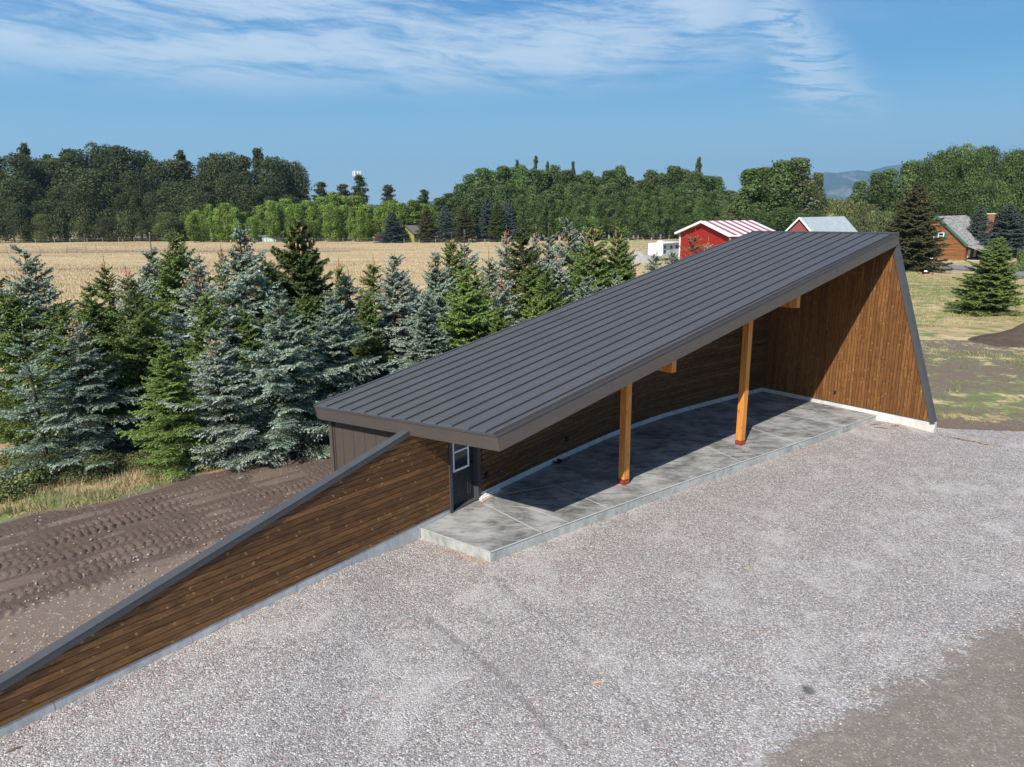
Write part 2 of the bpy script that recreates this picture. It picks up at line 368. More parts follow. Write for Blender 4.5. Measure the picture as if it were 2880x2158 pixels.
def fastmesh(name, V, Fc, mats, attrs=None, mi=None, uv=None, smooth=False):
    """numpy mesh: V (n,3), Fc (m,k) with one k"""
    me = bpy.data.meshes.new(name); V = np.asarray(V, np.float32); Fc = np.asarray(Fc, np.int32); m, k = Fc.shape
    me.vertices.add(len(V)); me.vertices.foreach_set('co', V.ravel())
    me.loops.add(m * k); me.loops.foreach_set('vertex_index', Fc.ravel())
    me.polygons.add(m); me.polygons.foreach_set('loop_start', np.arange(m, dtype=np.int32) * k)
    if smooth: me.polygons.foreach_set('use_smooth', np.ones(m, bool))
    for q in (mats if isinstance(mats, (list, tuple)) else [mats]): me.materials.append(MATS[q])
    if mi is not None: me.polygons.foreach_set('material_index', np.asarray(mi, np.int32))
    for an, av in (attrs or {}).items():
        at = me.attributes.new(an, 'FLOAT', 'POINT'); at.data.foreach_set('value', np.asarray(av, np.float32))
    if uv is not None:
        u = me.uv_layers.new(name='UVMap'); u.data.foreach_set('uv', np.asarray(uv, np.float32)[Fc.ravel()].ravel())
    me.update(calc_edges=True); me.validate()
    return me
def obj(name, me, parent=None, loc=(0, 0, 0)):
    o = bpy.data.objects.new(name, me); COL.objects.link(o); o.parent = parent; o.location = loc; return o

# ------------------------------------------------------------------ measured geometry (metres; slab top is z = 0)
SUN_H = nrm([.42, .907, 0]); SUN_EL = math.radians(40.2)
def lerp(a, b, t): return np.asarray(a) + (np.asarray(b) - np.asarray(a)) * t
dB = ray(1396.4, 1224); B = np.array([0, 0, H]) + dB * ((2.80 - H) / dB[2])          # roof corners on top of the metal
W0 = onz(2146, 1090.7, .15); W1 = onz(2627, 1189, .15); wn_end = nrm(np.cross(W1 - W0, [0, 0, 1.0]))
C = onplane(2528, 658, W0, wn_end)
seam_u = nrm([.7658, .6110, .2000])
uBC = nrm(C - B)
rn = nrm(np.cross(uBC, [-.797, .6, -.06]));  rn = rn if rn[2] > 0 else -rn
# plane through B, C with the seam direction is degenerate (seams run along BC): take A from the shadow-derived height
A_ = onplane(883, 1141, np.array([-4.902, 16.939, 2.42]), np.array([0, 0, 1.0]))
rn = nrm(np.cross(C - B, A_ - B)); rn = rn if rn[2] > 0 else -rn
A = A_; D = onplane(2118, 652.6, B, rn)
def roof_z(x, y, off=0.0):
    """height of the roof plane at a plan point, lowered along its normal by off"""
    return B[2] + off * -1 / rn[2] - ((x - B[0]) * rn[0] + (y - B[1]) * rn[1]) / rn[2]
RT = .36                                                             # depth of the roof
def g_h(x, y):
    """ground height"""
    x = np.asarray(x, float); y = np.asarray(y, float)
    t = np.clip((-2.15 - x) / 1.5, 0, 1); t = t * t * (3 - 2 * t)
    near = 1 / (1 + np.exp((y - 22) * .5))
    z = -.24 + .20 * t * near
    z = z + .085 * np.exp(-((x - 12.95) ** 2 + (y - 22.9) ** 2) / 1.6)
    z = z + .55 * np.exp(-(((x - 23.6) / 5.5) ** 2 + ((y - 37) / 1.6) ** 2)) * 0
    far = np.clip((np.hypot(x, y) - 30) / 60, 0, 1)
    z = z + far * (.35 * np.sin(x * .021 + 1) * np.sin(y * .027) + .06 * np.sin(x * .13) * np.cos(y * .11 + .4))
    return z
# plan curve of the long boarded wall (front face), west to east
def_pts = [(-14.6, -.6), (-9.4, 5.55)] + [tuple(onz(px, py, .13)[:2]) for px, py in ((0, 2043), (542.6, 1784), (922, 1598))] + \
    [(-1.50, 15.80), (-.88, 16.61), (-.25, 17.43), (.45, 18.33), (1.37, 19.46), (2.40, 20.72), (3.56, 22.12), (4.75, 23.30), (5.95, 24.30), (7.3, 25.33), (8.6, 26.27), tuple(W0[:2])]
def catmull(P, n=6):
    P = [np.array(p, float) for p in P]; Q = []
    P = [2 * P[0] - P[1]] + P + [2 * P[-1] - P[-2]]
    for i in range(1, len(P) - 2):
        for k in range(n):
            t = k / n; a, b, c, d = P[i - 1], P[i], P[i + 1], P[i + 2]
            Q.append(.5 * ((2 * b) + (c - a) * t + (2 * a - 5 * b + 4 * c - d) * t * t + (3 * b - a - 3 * c + d) * t ** 3))
    Q.append(P[-2]); return Q
# smooth the measured points a little
_p = [np.array(p, float) for p in def_pts]
for _ in range(2): _p = [_p[0]] + [(_p[i - 1] + 2 * _p[i] + _p[i + 1]) / 4 if 1 < i < len(_p) - 1 else _p[i] for i in range(1, len(_p) - 1)] + [_p[-1]]
WC = catmull(_p, 6); WS = np.concatenate([[0], np.cumsum([np.linalg.norm(WC[i + 1] - WC[i]) for i in range(len(WC) - 1)])])
WCa = np.array(WC)
def wpt(s): return np.array([np.interp(s, WS, WCa[:, 0]), np.interp(s, WS, WCa[:, 1])])
def wnorm(s):
    d = wpt(min(s + .25, WS[-1])) - wpt(max(s - .25, 0)); d = d / np.linalg.norm(d); return np.array([-d[1], d[0]])       # to the back side
def s_at_px(px, py, z=None):
    """curve parameter where the view ray's plan track meets the wall curve, and the height there"""
    d = ray(px, py); best = None
    for i in range(len(WC) - 1):
        a, b = WC[i], WC[i + 1]; m = np.array([[d[0], -(b - a)[0]], [d[1], -(b - a)[1]]])
        if abs(np.linalg.det(m)) < 1e-9: continue
        t, q = np.linalg.solve(m, a)
        if t > 0 and -1e-6 <= q <= 1 + 1e-6: best = (WS[i] + q * (WS[i + 1] - WS[i]), H + t * d[2]); break
    return best
sL = s_at_px(1270, 1440)[0]; sR = s_at_px(1346, 1405)[0]              # door opening along the wall
if sR - sL < 1.0: sR = sL + 1.02
def ribbon(mb, s0, s1, zb, zt, off0=0.0, off1=.15, step=.35, mi=0, ends=True):
    """solid strip following the wall curve, between two heights (numbers or functions of s)"""
    n = max(1, int(math.ceil((s1 - s0) / step))); S = np.linspace(s0, s1, n + 1)
    fb = zb if callable(zb) else (lambda s: zb); ft = zt if callable(zt) else (lambda s: zt); V = []
    for s in S:
        p = wpt(s); nn = wnorm(s); a = p + nn * off0; b = p + nn * off1
        V += [(a[0], a[1], fb(s)), (a[0], a[1], ft(s)), (b[0], b[1], ft(s)), (b[0], b[1], fb(s))]
    Fc, U = [], []
    for i in range(n):
        o = 4 * i; q = o + 4; u0, u1 = S[i], S[i + 1]
        Fc.append((o, q, q + 1, o + 1)); U.append([(u0, V[o][2]), (u1, V[q][2]), (u1, V[q + 1][2]), (u0, V[o + 1][2])])
        Fc.append((o + 1, q + 1, q + 2, o + 2)); U.append([(u0, 0), (u1, 0), (u1, off1), (u0, off1)])
        Fc.append((o + 2, q + 2, q + 3, o + 3)); U.append([(u0, V[o + 2][2]), (u1, V[q + 2][2]), (u1, V[q + 3][2]), (u0, V[o + 3][2])])
        Fc.append((o + 3, q + 3, q, o)); U.append([(u0, 0), (u1, 0), (u1, off1), (u0, off1)])
    if ends:
        Fc.append((0, 1, 2, 3)); U.append([(0, 0), (0, 1), (.1, 1), (.1, 0)])
        o = 4 * n; Fc.append((o + 3, o + 2, o + 1, o)); U.append([(0, 0), (0, 1), (.1, 1), (.1, 0)])
    mb.add(V, Fc, U, mi)

# ------------------------------------------------------------------ pavilion
pav = empty('pavilion', (2.0, 18.0, 0.0), 'long timber pavilion with sloping brown metal roof and curved boarded back wall', 'pavilion')
# top of the wing wall, read off along the cap
capf = [s_at_px(*p) for p in ((0, 1920.6), (126, 1845), (206, 1796.6), (361, 1700), (400, 1670.6), (526, 1593), (652, 1519), (774, 1450), (800, 1428), (884, 1375), (968, 1325), (1027, 1287), (1142, 1218))]
cs = np.array([c[0] for c in capf]); cz = np.array([c[1] for c in capf])
k0 = np.polyfit(cs, cz, 3)
def wing_top(s):
    if s < cs[0]: return max(.0, float(np.polyval(k0, cs[0])) - (cs[0] - s) * .10)
    return float(np.polyval(k0, min(s, cs[-1]))) + max(0, s - cs[-1]) * .3
s_meet = s_at_px(1142, 1218)[0]
def under(s, extra=0.0):
    p = wpt(s); return roof_z(p[0], p[1], RT) - .004 - extra
s_start = WS[0] + .2
m = MB(); ribbon(m, s_start, s_meet, .125, lambda s: wing_top(s) - .012, 0, .14)
ribbon(m, s_meet, sL, .125, lambda s: min(under(s), 2.62), 0, .14, ends=True)
part(m, 'wing_cladding', 'cladding_horizontal', pav)
m = MB(); ribbon(m, s_start, s_meet + .45, lambda s: wing_top(s) - .014, lambda s: wing_top(s) + .006, -.033, .172)
part(m, 'wing_cap', 'cap_metal', pav); m = MB(); ribbon(m, s_start, s_meet + .4, lambda s: wing_top(s) - .115, lambda s: wing_top(s) - .014, -.030, -.002)
ribbon(m, s_start, s_meet + .4, lambda s: wing_top(s) - .125, lambda s: wing_top(s) - .014, .142, .168)
part(m, 'wing_cap', 'cap_metal', pav)
m = MB()
for sj in (cs[3] - .5, cs[8] + 1.55): ribbon(m, sj, sj + .03, lambda s: wing_top(s) + .006, lambda s: wing_top(s) + .011, -.036, .174)
part(m, 'cap_joint', 'cap_metal', pav)['kind'] = 'stuff'
m = MB(); ribbon(m, s_start, sL - .0, -.75, .12, .012, .16); part(m, 'wing_footing', 'stem_concrete', pav)
m = MB()
for sj in (4.4, 8.2, 10.3, 12.4, 14.5, 16.6, 18.3, 19.1):
    if s_start < sj < sL: ribbon(m, sj, sj + .010, -.7, .118, .009, .013)
part(m, 'footing_joint', 'edge_concrete', pav)['kind'] = 'stuff'
# door opening and the wall east of it
s_end = WS[-1]
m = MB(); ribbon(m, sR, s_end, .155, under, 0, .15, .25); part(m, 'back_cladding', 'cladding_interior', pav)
m = MB(); ribbon(m, sR, s_end, -.7, .15, .012, .14); part(m, 'back_footing', 'stem_concrete', pav)
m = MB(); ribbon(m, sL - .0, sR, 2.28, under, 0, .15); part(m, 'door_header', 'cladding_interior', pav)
# end wall: plan line W0 -> W1, vertical boards, front edge leaning back to the roof corner
eu = nrm((W1 - W0) * [1, 1, 0]); en = np.array([-eu[1], eu[0], 0]);  en = en if en[0] > 0 else -en
EL = float(np.dot((W1 - W0)[:2], eu[:2]))
Ct = onplane(2513, 699, W0, wn_end); cu = float(np.dot((Ct - W0)[:2], eu[:2]))
Dx = np.array([D[0], D[1]]); back_u = -.9
def ew(u, z, off=0.0): return np.array([W0[0], W0[1], 0]) + eu * u + en * off + np.array([0, 0, z])
def ew_top(u): p = ew(u, 0); return roof_z(p[0], p[1], RT) - .004
ctz = ew_top(cu)
m = MB()
us = [back_u] + list(np.linspace(0, cu, 8)) + [EL]
for off in (0.0, .2):
    for a, b in zip(us[:-1], us[1:]):
        za = ew_top(a) if a <= cu else .155; zb = ew_top(b) if b <= cu + 1e-6 else .155
        vs = [ew(a, .155, off), ew(b, .155, off)] + ([ew(b, zb, off)] if b <= cu + 1e-6 else []) + [ew(a, za, off)]
        uvs = [(a, .155), (b, .155)] + ([(b, zb)] if b <= cu + 1e-6 else []) + [(a, za)]
        f = tuple(range(len(vs)))
        if off > 0: f = f[::-1]; uvs = uvs[::-1]
        # seen from the hall side (towards -en)
        m.add(vs, [f[::-1]], [uvs[::-1]])
m.add([ew(EL, .155), ew(EL, .155, .2), ew(cu, ctz, .2), ew(cu, ctz)], [(0, 1, 2, 3)])
m.add([ew(back_u, .155), ew(EL, .155), ew(EL, .155, .2), ew(back_u, .155, .2)], [(0, 1, 2, 3)])
part(m, 'end_cladding', 'cladding_vertical', pav)
m = MB(); q0 = ew(EL + .01, .09, .1); q1 = ew(cu + .035, ctz + .10, .1)
ud = nrm(q1 - q0); m.bar(q0 + ud * .02, q1, .262, .035, np.cross(en, ud)); 
for off in (-.026, .226): 
    a = ew(EL + .01, .10, off) - np.cross(en, ud) * 0; 
    m.bar(ew(EL - .055, .10, off), ew(cu - .03, ctz + .06, off), .006, .11, np.cross(en, ud))
part(m, 'end_wall_cap', 'cap_metal', pav)
m = MB(); m.hexa([ew(back_u, -.75, -.0 + .015), ew(EL + .02, -.75, .015), ew(EL + .02, -.75, .19), ew(back_u, -.75, .19), ew(back_u, .15, .015), ew(EL + .02, .15, .015), ew(EL + .02, .15, .19), ew(back_u, .15, .19)])
part(m, 'end_footing', 'pale_concrete', pav)
m = MB(); m.bar(ew(back_u, .16, -.006), ew(EL, .16, -.006), .014, .016); part(m, 'base_flashing', 'trim_brown', pav)
# slab
slab_front = [(1379, 1553.5), (1524, 1500), (1600, 1471), (1715.5, 1429), (1800, 1399.5), (1880, 1371), (2016, 1322.5), (2151.6, 1277.5), (2287, 1231), (2461, 1169.5)]
sf = [onz(*p)[:2] for p in slab_front]; sf = [np.array(q) for q in sf]
for _ in range(2): sf = [sf[0]] + [(sf[i - 1] + 2 * sf[i] + sf[i + 1]) / 4 for i in range(1, len(sf) - 1)] + [sf[-1]]
e_in = float(np.dot(np.append(sf[-1], 0)[:2] - W0[:2], eu[:2])); sf[-1] = ew(e_in, 0, .0)[:2]
sS0 = s_at_px(1183, 1490)[0]
ring = [q for q in sf] + [W0[:2] + np.array([.0, .0])] + [wpt(s) for s in np.linspace(s_end, sS0, 34)[1:]]
n = len(ring); m = MB()
V = [(q[0], q[1], 0.0) for q in ring] + [(q[0], q[1], -.7) for q in ring]
m.add(V, [tuple(range(n))]); k = len(sf)
part(m, 'slab_top', 'slab_concrete', pav)
m = MB(); m.add(V, [(i, i + n, (i + 1) % n + n, (i + 1) % n)[::-1] for i in list(range(k)) + [n - 1]]); part(m, 'slab_edge', 'edge_concrete', pav)
# pale arris and control joints
m = MB()
for a, b in zip([wpt(sS0)] + sf[:-1], sf): m.bar((a[0], a[1], .0005), (b[0], b[1], .0005), .035, .006)
part(m, 'slab_arris', 'joint_pale', pav)
m = MB()
for (x0, y0), (x1, y1) in (((1360, 1416), (1526, 1500)), ((1560, 1365), (1715, 1431)), ((1990, 1256), (2082, 1298)), ((2108, 1203), (2262, 1252)), ((2193, 1163), (2380, 1198)), ((1895, 1208), (1985, 1240)), ((1360, 1400), (1556, 1366))):
    a = onz(x0, y0); b = onz(x1, y1); m.bar((a[0], a[1], .001), (b[0], b[1], .001), .022, .005)
part(m, 'control_joint', 'joint_pale', pav)['kind'] = 'stuff'; m = MB()
crk = [onz(*p) for p in ((1440, 1424), (1478, 1427), (1520, 1440), (1548, 1452), (1572, 1458), (1600, 1471))]
for a, b in zip(crk[:-1], crk[1:]): m.bar((a[0], a[1], .001), (b[0], b[1], .001), .016, .005)
part(m, 'crack_line', 'joint_pale', pav)
# roof body: soffit, fascia boards, metal panels
def rp(P, off): return np.asarray(P, float) - rn * off
uAB = nrm(B - A); uDC = nrm(C - D); uAD = nrm(D - A)
m = MB()
ins = .05
cen = (A + B + C + D) / 4
def inset(P, d): v = cen - P; v = v / np.linalg.norm(v); return P + v * d
Ai, Bi, Ci, Di = [inset(P, .06) for P in (A, B, C, D)]
m.hexa([rp(Ai, RT - .03), rp(Bi, RT - .03), rp(Ci, RT - .03), rp(Di, RT - .03), rp(Ai, .02), rp(Bi, .02), rp(Ci, .02), rp(Di, .02)])
part(m, 'roof_deck', 'soffit_boards', pav)
m = MB()
def fascia(P, Q, inward):
    w = .045; i = nrm(inward)
    m.hexa([rp(P, RT), rp(Q, RT), rp(Q + i * w, RT), rp(P + i * w, RT), rp(P, .03), rp(Q, .03), rp(Q + i * w, .03), rp(P + i * w, .03)])
nAB = nrm(np.cross(rn, B - A)); nBC = nrm(np.cross(rn, C - B)); nCD = nrm(np.cross(rn, D - C)); nDA = nrm(np.cross(rn, A - D))
fascia(A + nrm(B - A) * .0, B, nAB); part(m, 'fascia', 'trim_brown', pav)
m = MB(); fascia(B + nBC * 0, C, nBC); part(m, 'fascia', 'trim_brown', pav)
m = MB(); fascia(C, D, nCD); part(m, 'fascia', 'trim_brown', pav)
m = MB(); fascia(D, A, nDA); part(m, 'fascia', 'trim_brown', pav)
# drip edge: a thin bright lip round the top
m = MB()
for P, Q, i in ((A, B, nAB), (B, C, nBC), (C, D, nCD), (D, A, nDA)):
    m.hexa([rp(P - i * .016, .045), rp(Q - i * .016, .045), rp(Q - i * .001, .045), rp(P - i * .001, .045), rp(P - i * .016, .004), rp(Q - i * .016, .004), rp(Q - i * .001, .004), rp(P - i * .001, .004)])
part(m, 'drip_edge', 'cap_metal', pav)
m = MB()     # fascia laps
for f_ in (.19, .375, .60, .765, .905):
    P = B + (C - B) * f_; m.hexa([rp(P - nBC * .004, RT + .002), rp(P + uBC * .014 - nBC * .004, RT + .002), rp(P + uBC * .014, RT + .002), rp(P, RT + .002), rp(P - nBC * .004, .05), rp(P + uBC * .014 - nBC * .004, .05), rp(P + uBC * .014, .05), rp(P, .05)])
part(m, 'fascia_lap', 'cap_metal', pav)['kind'] = 'stuff'
def to2(P): v = P - A; return np.array([v.dot(uAB), v.dot(nAB)])
def hitDC(P):
    """from P along the seams to the high edge"""
    a = to2(P); d = np.array([seam_u.dot(uAB), seam_u.dot(nAB)]); c0 = to2(D); c1 = to2(C) - c0
    t = np.linalg.solve(np.array([[d[0], -c1[0]], [d[1], -c1[1]]]), c0 - a)[0]
    q = a + d * t; return A + uAB * q[0] + nAB * q[1]
seamp = [.46, .941, 1.413, 1.888, 2.359, 2.821, 3.28, 3.755, 4.207, 4.665, 5.127, 5.588]
LAB = np.linalg.norm(B - A)
def rib(m, a0, a1, h0, h1, top=.6):
    """raised rib between positions a0 and a1 along the low edge"""
    mid = (a0 + a1) / 2; hw = (a1 - a0) / 2; P = [A + uAB * a0, A + uAB * a1]; Q = [hitDC(p) for p in P]
    T = [A + uAB * (mid - hw * top), A + uAB * (mid + hw * top)]; TQ = [hitDC(p) for p in T]
    g = seam_u * .02
    m.hexa([P[0] + rn * h0 + g, P[1] + rn * h0 + g, Q[1] + rn * h0, Q[0] + rn * h0, T[0] + rn * h1 + g * 2.2, T[1] + rn * h1 + g * 2.2, TQ[1] + rn * h1, TQ[0] + rn * h1])
edges = [0.0] + seamp
m = MB()
P_ = [A, B - nBC * 0, C, D]
# pans as one surface just above the deck; the strip along B-C turns down
stripw = .085
Bs = B + nBC * stripw; Cs = C + nBC * stripw
m.hexa([rp(A, .02), rp(Bs, .02), rp(Cs, .02), rp(D, .02), A + rn * .0, Bs + rn * .0, Cs, D])
for i, a0 in enumerate(edges):
    a1 = (edges + [LAB])[i + 1] if i < len(edges) - 1 else None
    if a1 is None or a1 - a0 < .3: continue
    for f_ in (.24, .41, .59, .76): rib(m, a0 + (a1 - a0) * f_ - .030, a0 + (a1 - a0) * f_ + .030, .0, .016, .25)
part(m, 'roof_panels', 'roof_metal', pav)
m = MB()
for a0 in seamp: rib(m, a0 - .006, a0 + .006, .001, .030, .8)
part(m, 'standing_seams', 'flashing_dark', pav)
m = MB(); m.hexa([rp(B, .028), rp(C, .028), rp(Cs + nBC * .02, .018), rp(Bs + nBC * .02, .018), rp(B, .022), rp(C, .022), Cs + rn * .034 + nBC * .0, Bs + rn * .034])
part(m, 'eave_flashing', 'flashing_dark', pav)
m = MB(); i = nCD; m.hexa([C - i * .02, D - i * .02, D + i * .10, C + i * .10, C + rn * .045 - i * .02, D + rn * .045 - i * .02, D + rn * .05 + i * .10, C + rn * .05 + i * .10]); part(m, 'ridge_flashing', 'cap_metal', pav)
m = MB(); i = nDA; m.hexa([D - i * .018, A - i * .018, A + i * .05, D + i * .05, D + rn * .03 - i * .018, A + rn * .03 - i * .018, A + rn * .03 + i * .05, D + rn * .03 + i * .05]); part(m, 'rake_flashing', 'cap_metal', pav)
# posts on red steel shoes
def post(px, py):
    c = onz(px, py); ang = math.atan2(.766, .643) - math.radians(45) + math.radians(2)
    ang = math.atan2(uBC[1], uBC[0]) ; w = .20; zt = roof_z(c[0], c[1], RT) - .05
    m = MB(); m.box((c[0], c[1], (.02 + zt) / 2), (w, w, zt - .02), ang); p = part(m, 'post', 'fir_timber', pav)
    m = MB(); m.box((c[0], c[1], .075), (w + .014, w + .014, .15), ang); sh = m.build('post_shoe', 'red_steel', p, (c[0], c[1], 0))
    sh.location = tuple(np.array([c[0], c[1], 0]) - np.array(p['_w']))
    m = MB()
    for sx, sy in ((-1, 0), (0, -1)):
        for k in (-.045, .045):
            lx, ly = (sx * (w / 2 + .008), k) if sx else (k, sy * (w / 2 + .008))
            m.box((c[0] + lx * math.cos(ang) - ly * math.sin(ang), c[1] + lx * math.sin(ang) + ly * math.cos(ang), .08), (.022, .022, .022), ang)
    b = m.build('bolts', 'bolt_steel', p, (c[0], c[1], 0)); b.location = tuple(np.array([c[0], c[1], 0]) - np.array(p['_w'])); b['kind'] = 'stuff'
    return c, ang
PC1 = post(1754, 1360); PC2 = post(2081, 1250)
# roof beams across the hall; the free ends show under the eave
def beam(P, depth, w=.17, length=4.2):
    """P: lowest front corner of the beam end"""
    d = -nBC; dirb = nrm(nBC * [1, 1, 0]); L = length
    top = roof_z(P[0], P[1], RT) + .02
    a = np.array([P[0], P[1], 0.0]); b = a + dirb * L; sd = np.array([uBC[0], uBC[1], 0]); sd = nrm(sd)
    za, zb = P[2], P[2] - (roof_z(P[0], P[1], 0) - roof_z(b[0], b[1], 0)); ta = roof_z(a[0], a[1], RT) - .004; tb = roof_z(b[0], b[1], RT) - .004
    tw = (roof_z(a[0] + sd[0] * w, a[1] + sd[1] * w, RT) - .004)
    m = MB(); z = lambda p, q: np.array([p[0], p[1], q])
    a2 = a + sd * w; b2 = b + sd * w; rise = (roof_z(a2[0], a2[1]) - roof_z(a[0], a[1]))
    m.hexa([z(a, za), z(a2, za), z(b2, zb), z(b, zb), z(a, ta), z(a2, ta + rise), z(b2, tb + rise), z(b, tb)])
    return part(m, 'beam', 'fir_timber', pav)
for px, py in ((1889, 1049.5), (2240, 867)):
    # end set back from the eave by 0.35 m
    p0 = B + nBC * .32; P = onplane(px, py, p0, nrm(nBC * [1, 1, 0])); beam(P, .35)
for (c, ang), dd in ((PC1, .1), (PC2, .1)):
    a = c[:2] - nBC[:2] / np.linalg.norm(nBC[:2]) * .3
    zt = roof_z(a[0], a[1], RT); beam(np.array([a[0] - .06, a[1] - .05, zt - .10]), .1, .15)

# left store wall under the roof (brown boards) and its back wall
m = MB()
insA = .2
for insA in np.arange(.1, 1.4, .02):
    pA = A + nAB * .42 + nDA * insA; v_ = R.T @ (np.array([pA[0], pA[1], 1.9]) - np.array([0, 0, H]))
    if CX - v_[0] / v_[2] * F >= 932: break
pB_ = pA + uAB * 4.2; pD = D + nDA * insA + nCD * .2
def vwall(m, P, Q, t, zb=-.6, nseg=8):
    for k in range(nseg):
        p = lerp(P, Q, k / nseg); q = lerp(P, Q, (k + 1) / nseg); d = nrm((Q - P) * [1, 1, 0]); nn = np.array([-d[1], d[0], 0]) * t
        z0 = roof_z(p[0], p[1], RT) + .01; z1 = roof_z(q[0], q[1], RT) + .01
        m.hexa([(p[0], p[1], zb), (q[0], q[1], zb), (q[0] + nn[0], q[1] + nn[1], zb), (p[0] + nn[0], p[1] + nn[1], zb), (p[0], p[1], z0), (q[0], q[1], z1), (q[0] + nn[0], q[1] + nn[1], z1), (p[0] + nn[0], p[1] + nn[1], z0)])
sI = s_at_px(1100, 1290)[0]
qI = wpt(s_meet + .6)
# stop the store wall at the back of the boarded wall
d2 = nrm((pB_ - pA) * [1, 1, 0]); bestL = 3.0
for L_ in np.linspace(.5, 6, 120):
    q = pA + d2 * L_; dmin = min(np.hypot(*(WCa[i] - q[:2])) for i in range(len(WCa)))
    if dmin < .22: bestL = L_; break
pEnd = pA + d2 * bestL
vwall(m, pA, pEnd, .12, -.6, 1)
vwall(m, pD, pA, .12, -.6, 1)
part(m, 'store_wall', 'shed_siding', pav)
m = MB()
for L_ in np.arange(.42, bestL, .42):
    q = pA + d2 * L_; m.hexa([(q[0] - .0, q[1], -.5)] + [tuple(q + d2 * .008 + [0, 0, -.5 - q[2]])] + [tuple(q + d2 * .008 - nAB * .004 + [0, 0, -.5 - q[2]]), tuple(q - nAB * .004 + [0, 0, -.5 - q[2]])] + [tuple(np.array([p[0], p[1], roof_z(p[0], p[1], RT)])) for p in (q, q + d2 * .008, q + d2 * .008 - nAB * .004, q - nAB * .004)])
part(m, 'siding_groove', 'flashing_dark', pav)
m = MB(); m.box((pA[0], pA[1], (roof_z(pA[0], pA[1], RT) - .6) / 2), (.11, .11, roof_z(pA[0], pA[1], RT) + .6), math.atan2(d2[1], d2[0])); part(m, 'corner_trim', 'trim_brown', pav)
for px, hgt in ((956.5, .78), (964.5, .62)):
    q = onplane(px, 1300, pA - nAB * .02, nAB); m = MB(); m.tube([(q[0], q[1], -.3), (q[0], q[1], -.3 + hgt + .35)], [.035, .035], 10); part(m, 'white_pipe', 'white_vinyl', pav)

# door in its frame
dt = nrm(np.append(wpt(sR) - wpt(sL), 0)); dn = np.array([-dt[1], dt[0], 0]); d0 = np.append(wpt(sL), 0); DW = float(np.linalg.norm(wpt(sR) - wpt(sL)))
def dp(u, z, off=0.0): return d0 + dt * u + dn * off + np.array([0, 0, z])
def dbox(m, u0, u1, z0, z1, o0, o1, mi=0): m.hexa([dp(u0, z0, o0), dp(u1, z0, o0), dp(u1, z0, o1), dp(u0, z0, o1), dp(u0, z1, o0), dp(u1, z1, o0), dp(u1, z1, o1), dp(u0, z1, o1)], mi)
m = MB(); dbox(m, -.05, .035, 0.002, 2.22, -.035, .17); dbox(m, DW - .035, DW + .055, .002, 2.22, -.035, .17); dbox(m, .035, DW - .035, 2.13, 2.28, -.03, .17); part(m, 'door_frame', 'frame_dark', pav)
m = MB(); dbox(m, .035, DW - .035, .002, .035, -.02, .17); part(m, 'door_sill', 'cap_metal', pav)
door = MB(); lo, hi = .04, DW - .04; dbox(door, lo, hi, .04, 2.12, .12, .16); door = part(door, 'door', 'door_paint', pav)
def dpart(mb, name, mat): o = mb.build(name, mat, None, door['_w']); o.parent = door; o.location = (0, 0, 0); return o
cx_ = (lo + hi) / 2; hw_ = .29
m = MB()
for a, b, c, d in ((cx_ - hw_, cx_ - hw_ + .045, .93, 2.02), (cx_ + hw_ - .045, cx_ + hw_, .93, 2.02), (cx_ - hw_ + .045, cx_ + hw_ - .045, .93, .98), (cx_ - hw_ + .045, cx_ + hw_ - .045, 1.97, 2.02), (cx_ - hw_ + .045, cx_ + hw_ - .045, 1.405, 1.445)): dbox(m, a, b, c, d, .095, .12)
dpart(m, 'window_frame', 'white_vinyl')
m = MB(); dbox(m, cx_ - hw_ + .04, cx_ + hw_ - .04, .97, 1.98, .112, .119); dpart(m, 'window_pane', 'dark_glass')
m = MB(); dbox(m, lo + .13, hi - .13, .22, .225, .112, .12); dbox(m, lo + .13, hi - .13, .82, .825, .112, .12)
for k in range(8): u = lo + .13 + k * (hi - lo - .26) / 7; dbox(m, u - .003, u + .003, .225, .82, .112, .12)
dpart(m, 'lower_panel', 'frame_dark')
m = MB(); q = dp(hi - .07, 1.0, .12); m.tube([q, q - dn * .06], [.028, .028], 10); m.tube([q - dn * .05, q - dn * .06 - dt * .11], [.012, .010], 8); dpart(m, 'door_handle', 'black_plastic'); m = MB(); q = dp(hi - .07, 1.14, .12); m.tube([q, q - dn * .035], [.032, .03], 10); dpart(m, 'deadbolt', 'black_plastic')
# outlets and lamp box on the boarded wall
def wall_box(px, py, w, h, t, name='outlet_box', mat='black_plastic'):
    s, z = s_at_px(px, py); m = MB(); ribbon(m, s - w / 2, s + w / 2, z - h / 2, z + h / 2, -t, 0.0, 1); return part(m, name, mat, pav), s, z
wall_box(1593, 1234, .10, .14, .05); ob2, so, zo = wall_box(1365, 1337, .09, .14, .07)
q = ew(0, 0); pq = onplane(2348, 1104, W0, wn_end); m = MB(); m.box((pq[0] - en[0] * .015, pq[1] - en[1] * .015, pq[2]), (.07, .03, .12), math.atan2(eu[1], eu[0])); part(m, 'outlet_box', 'black_plastic', pav)

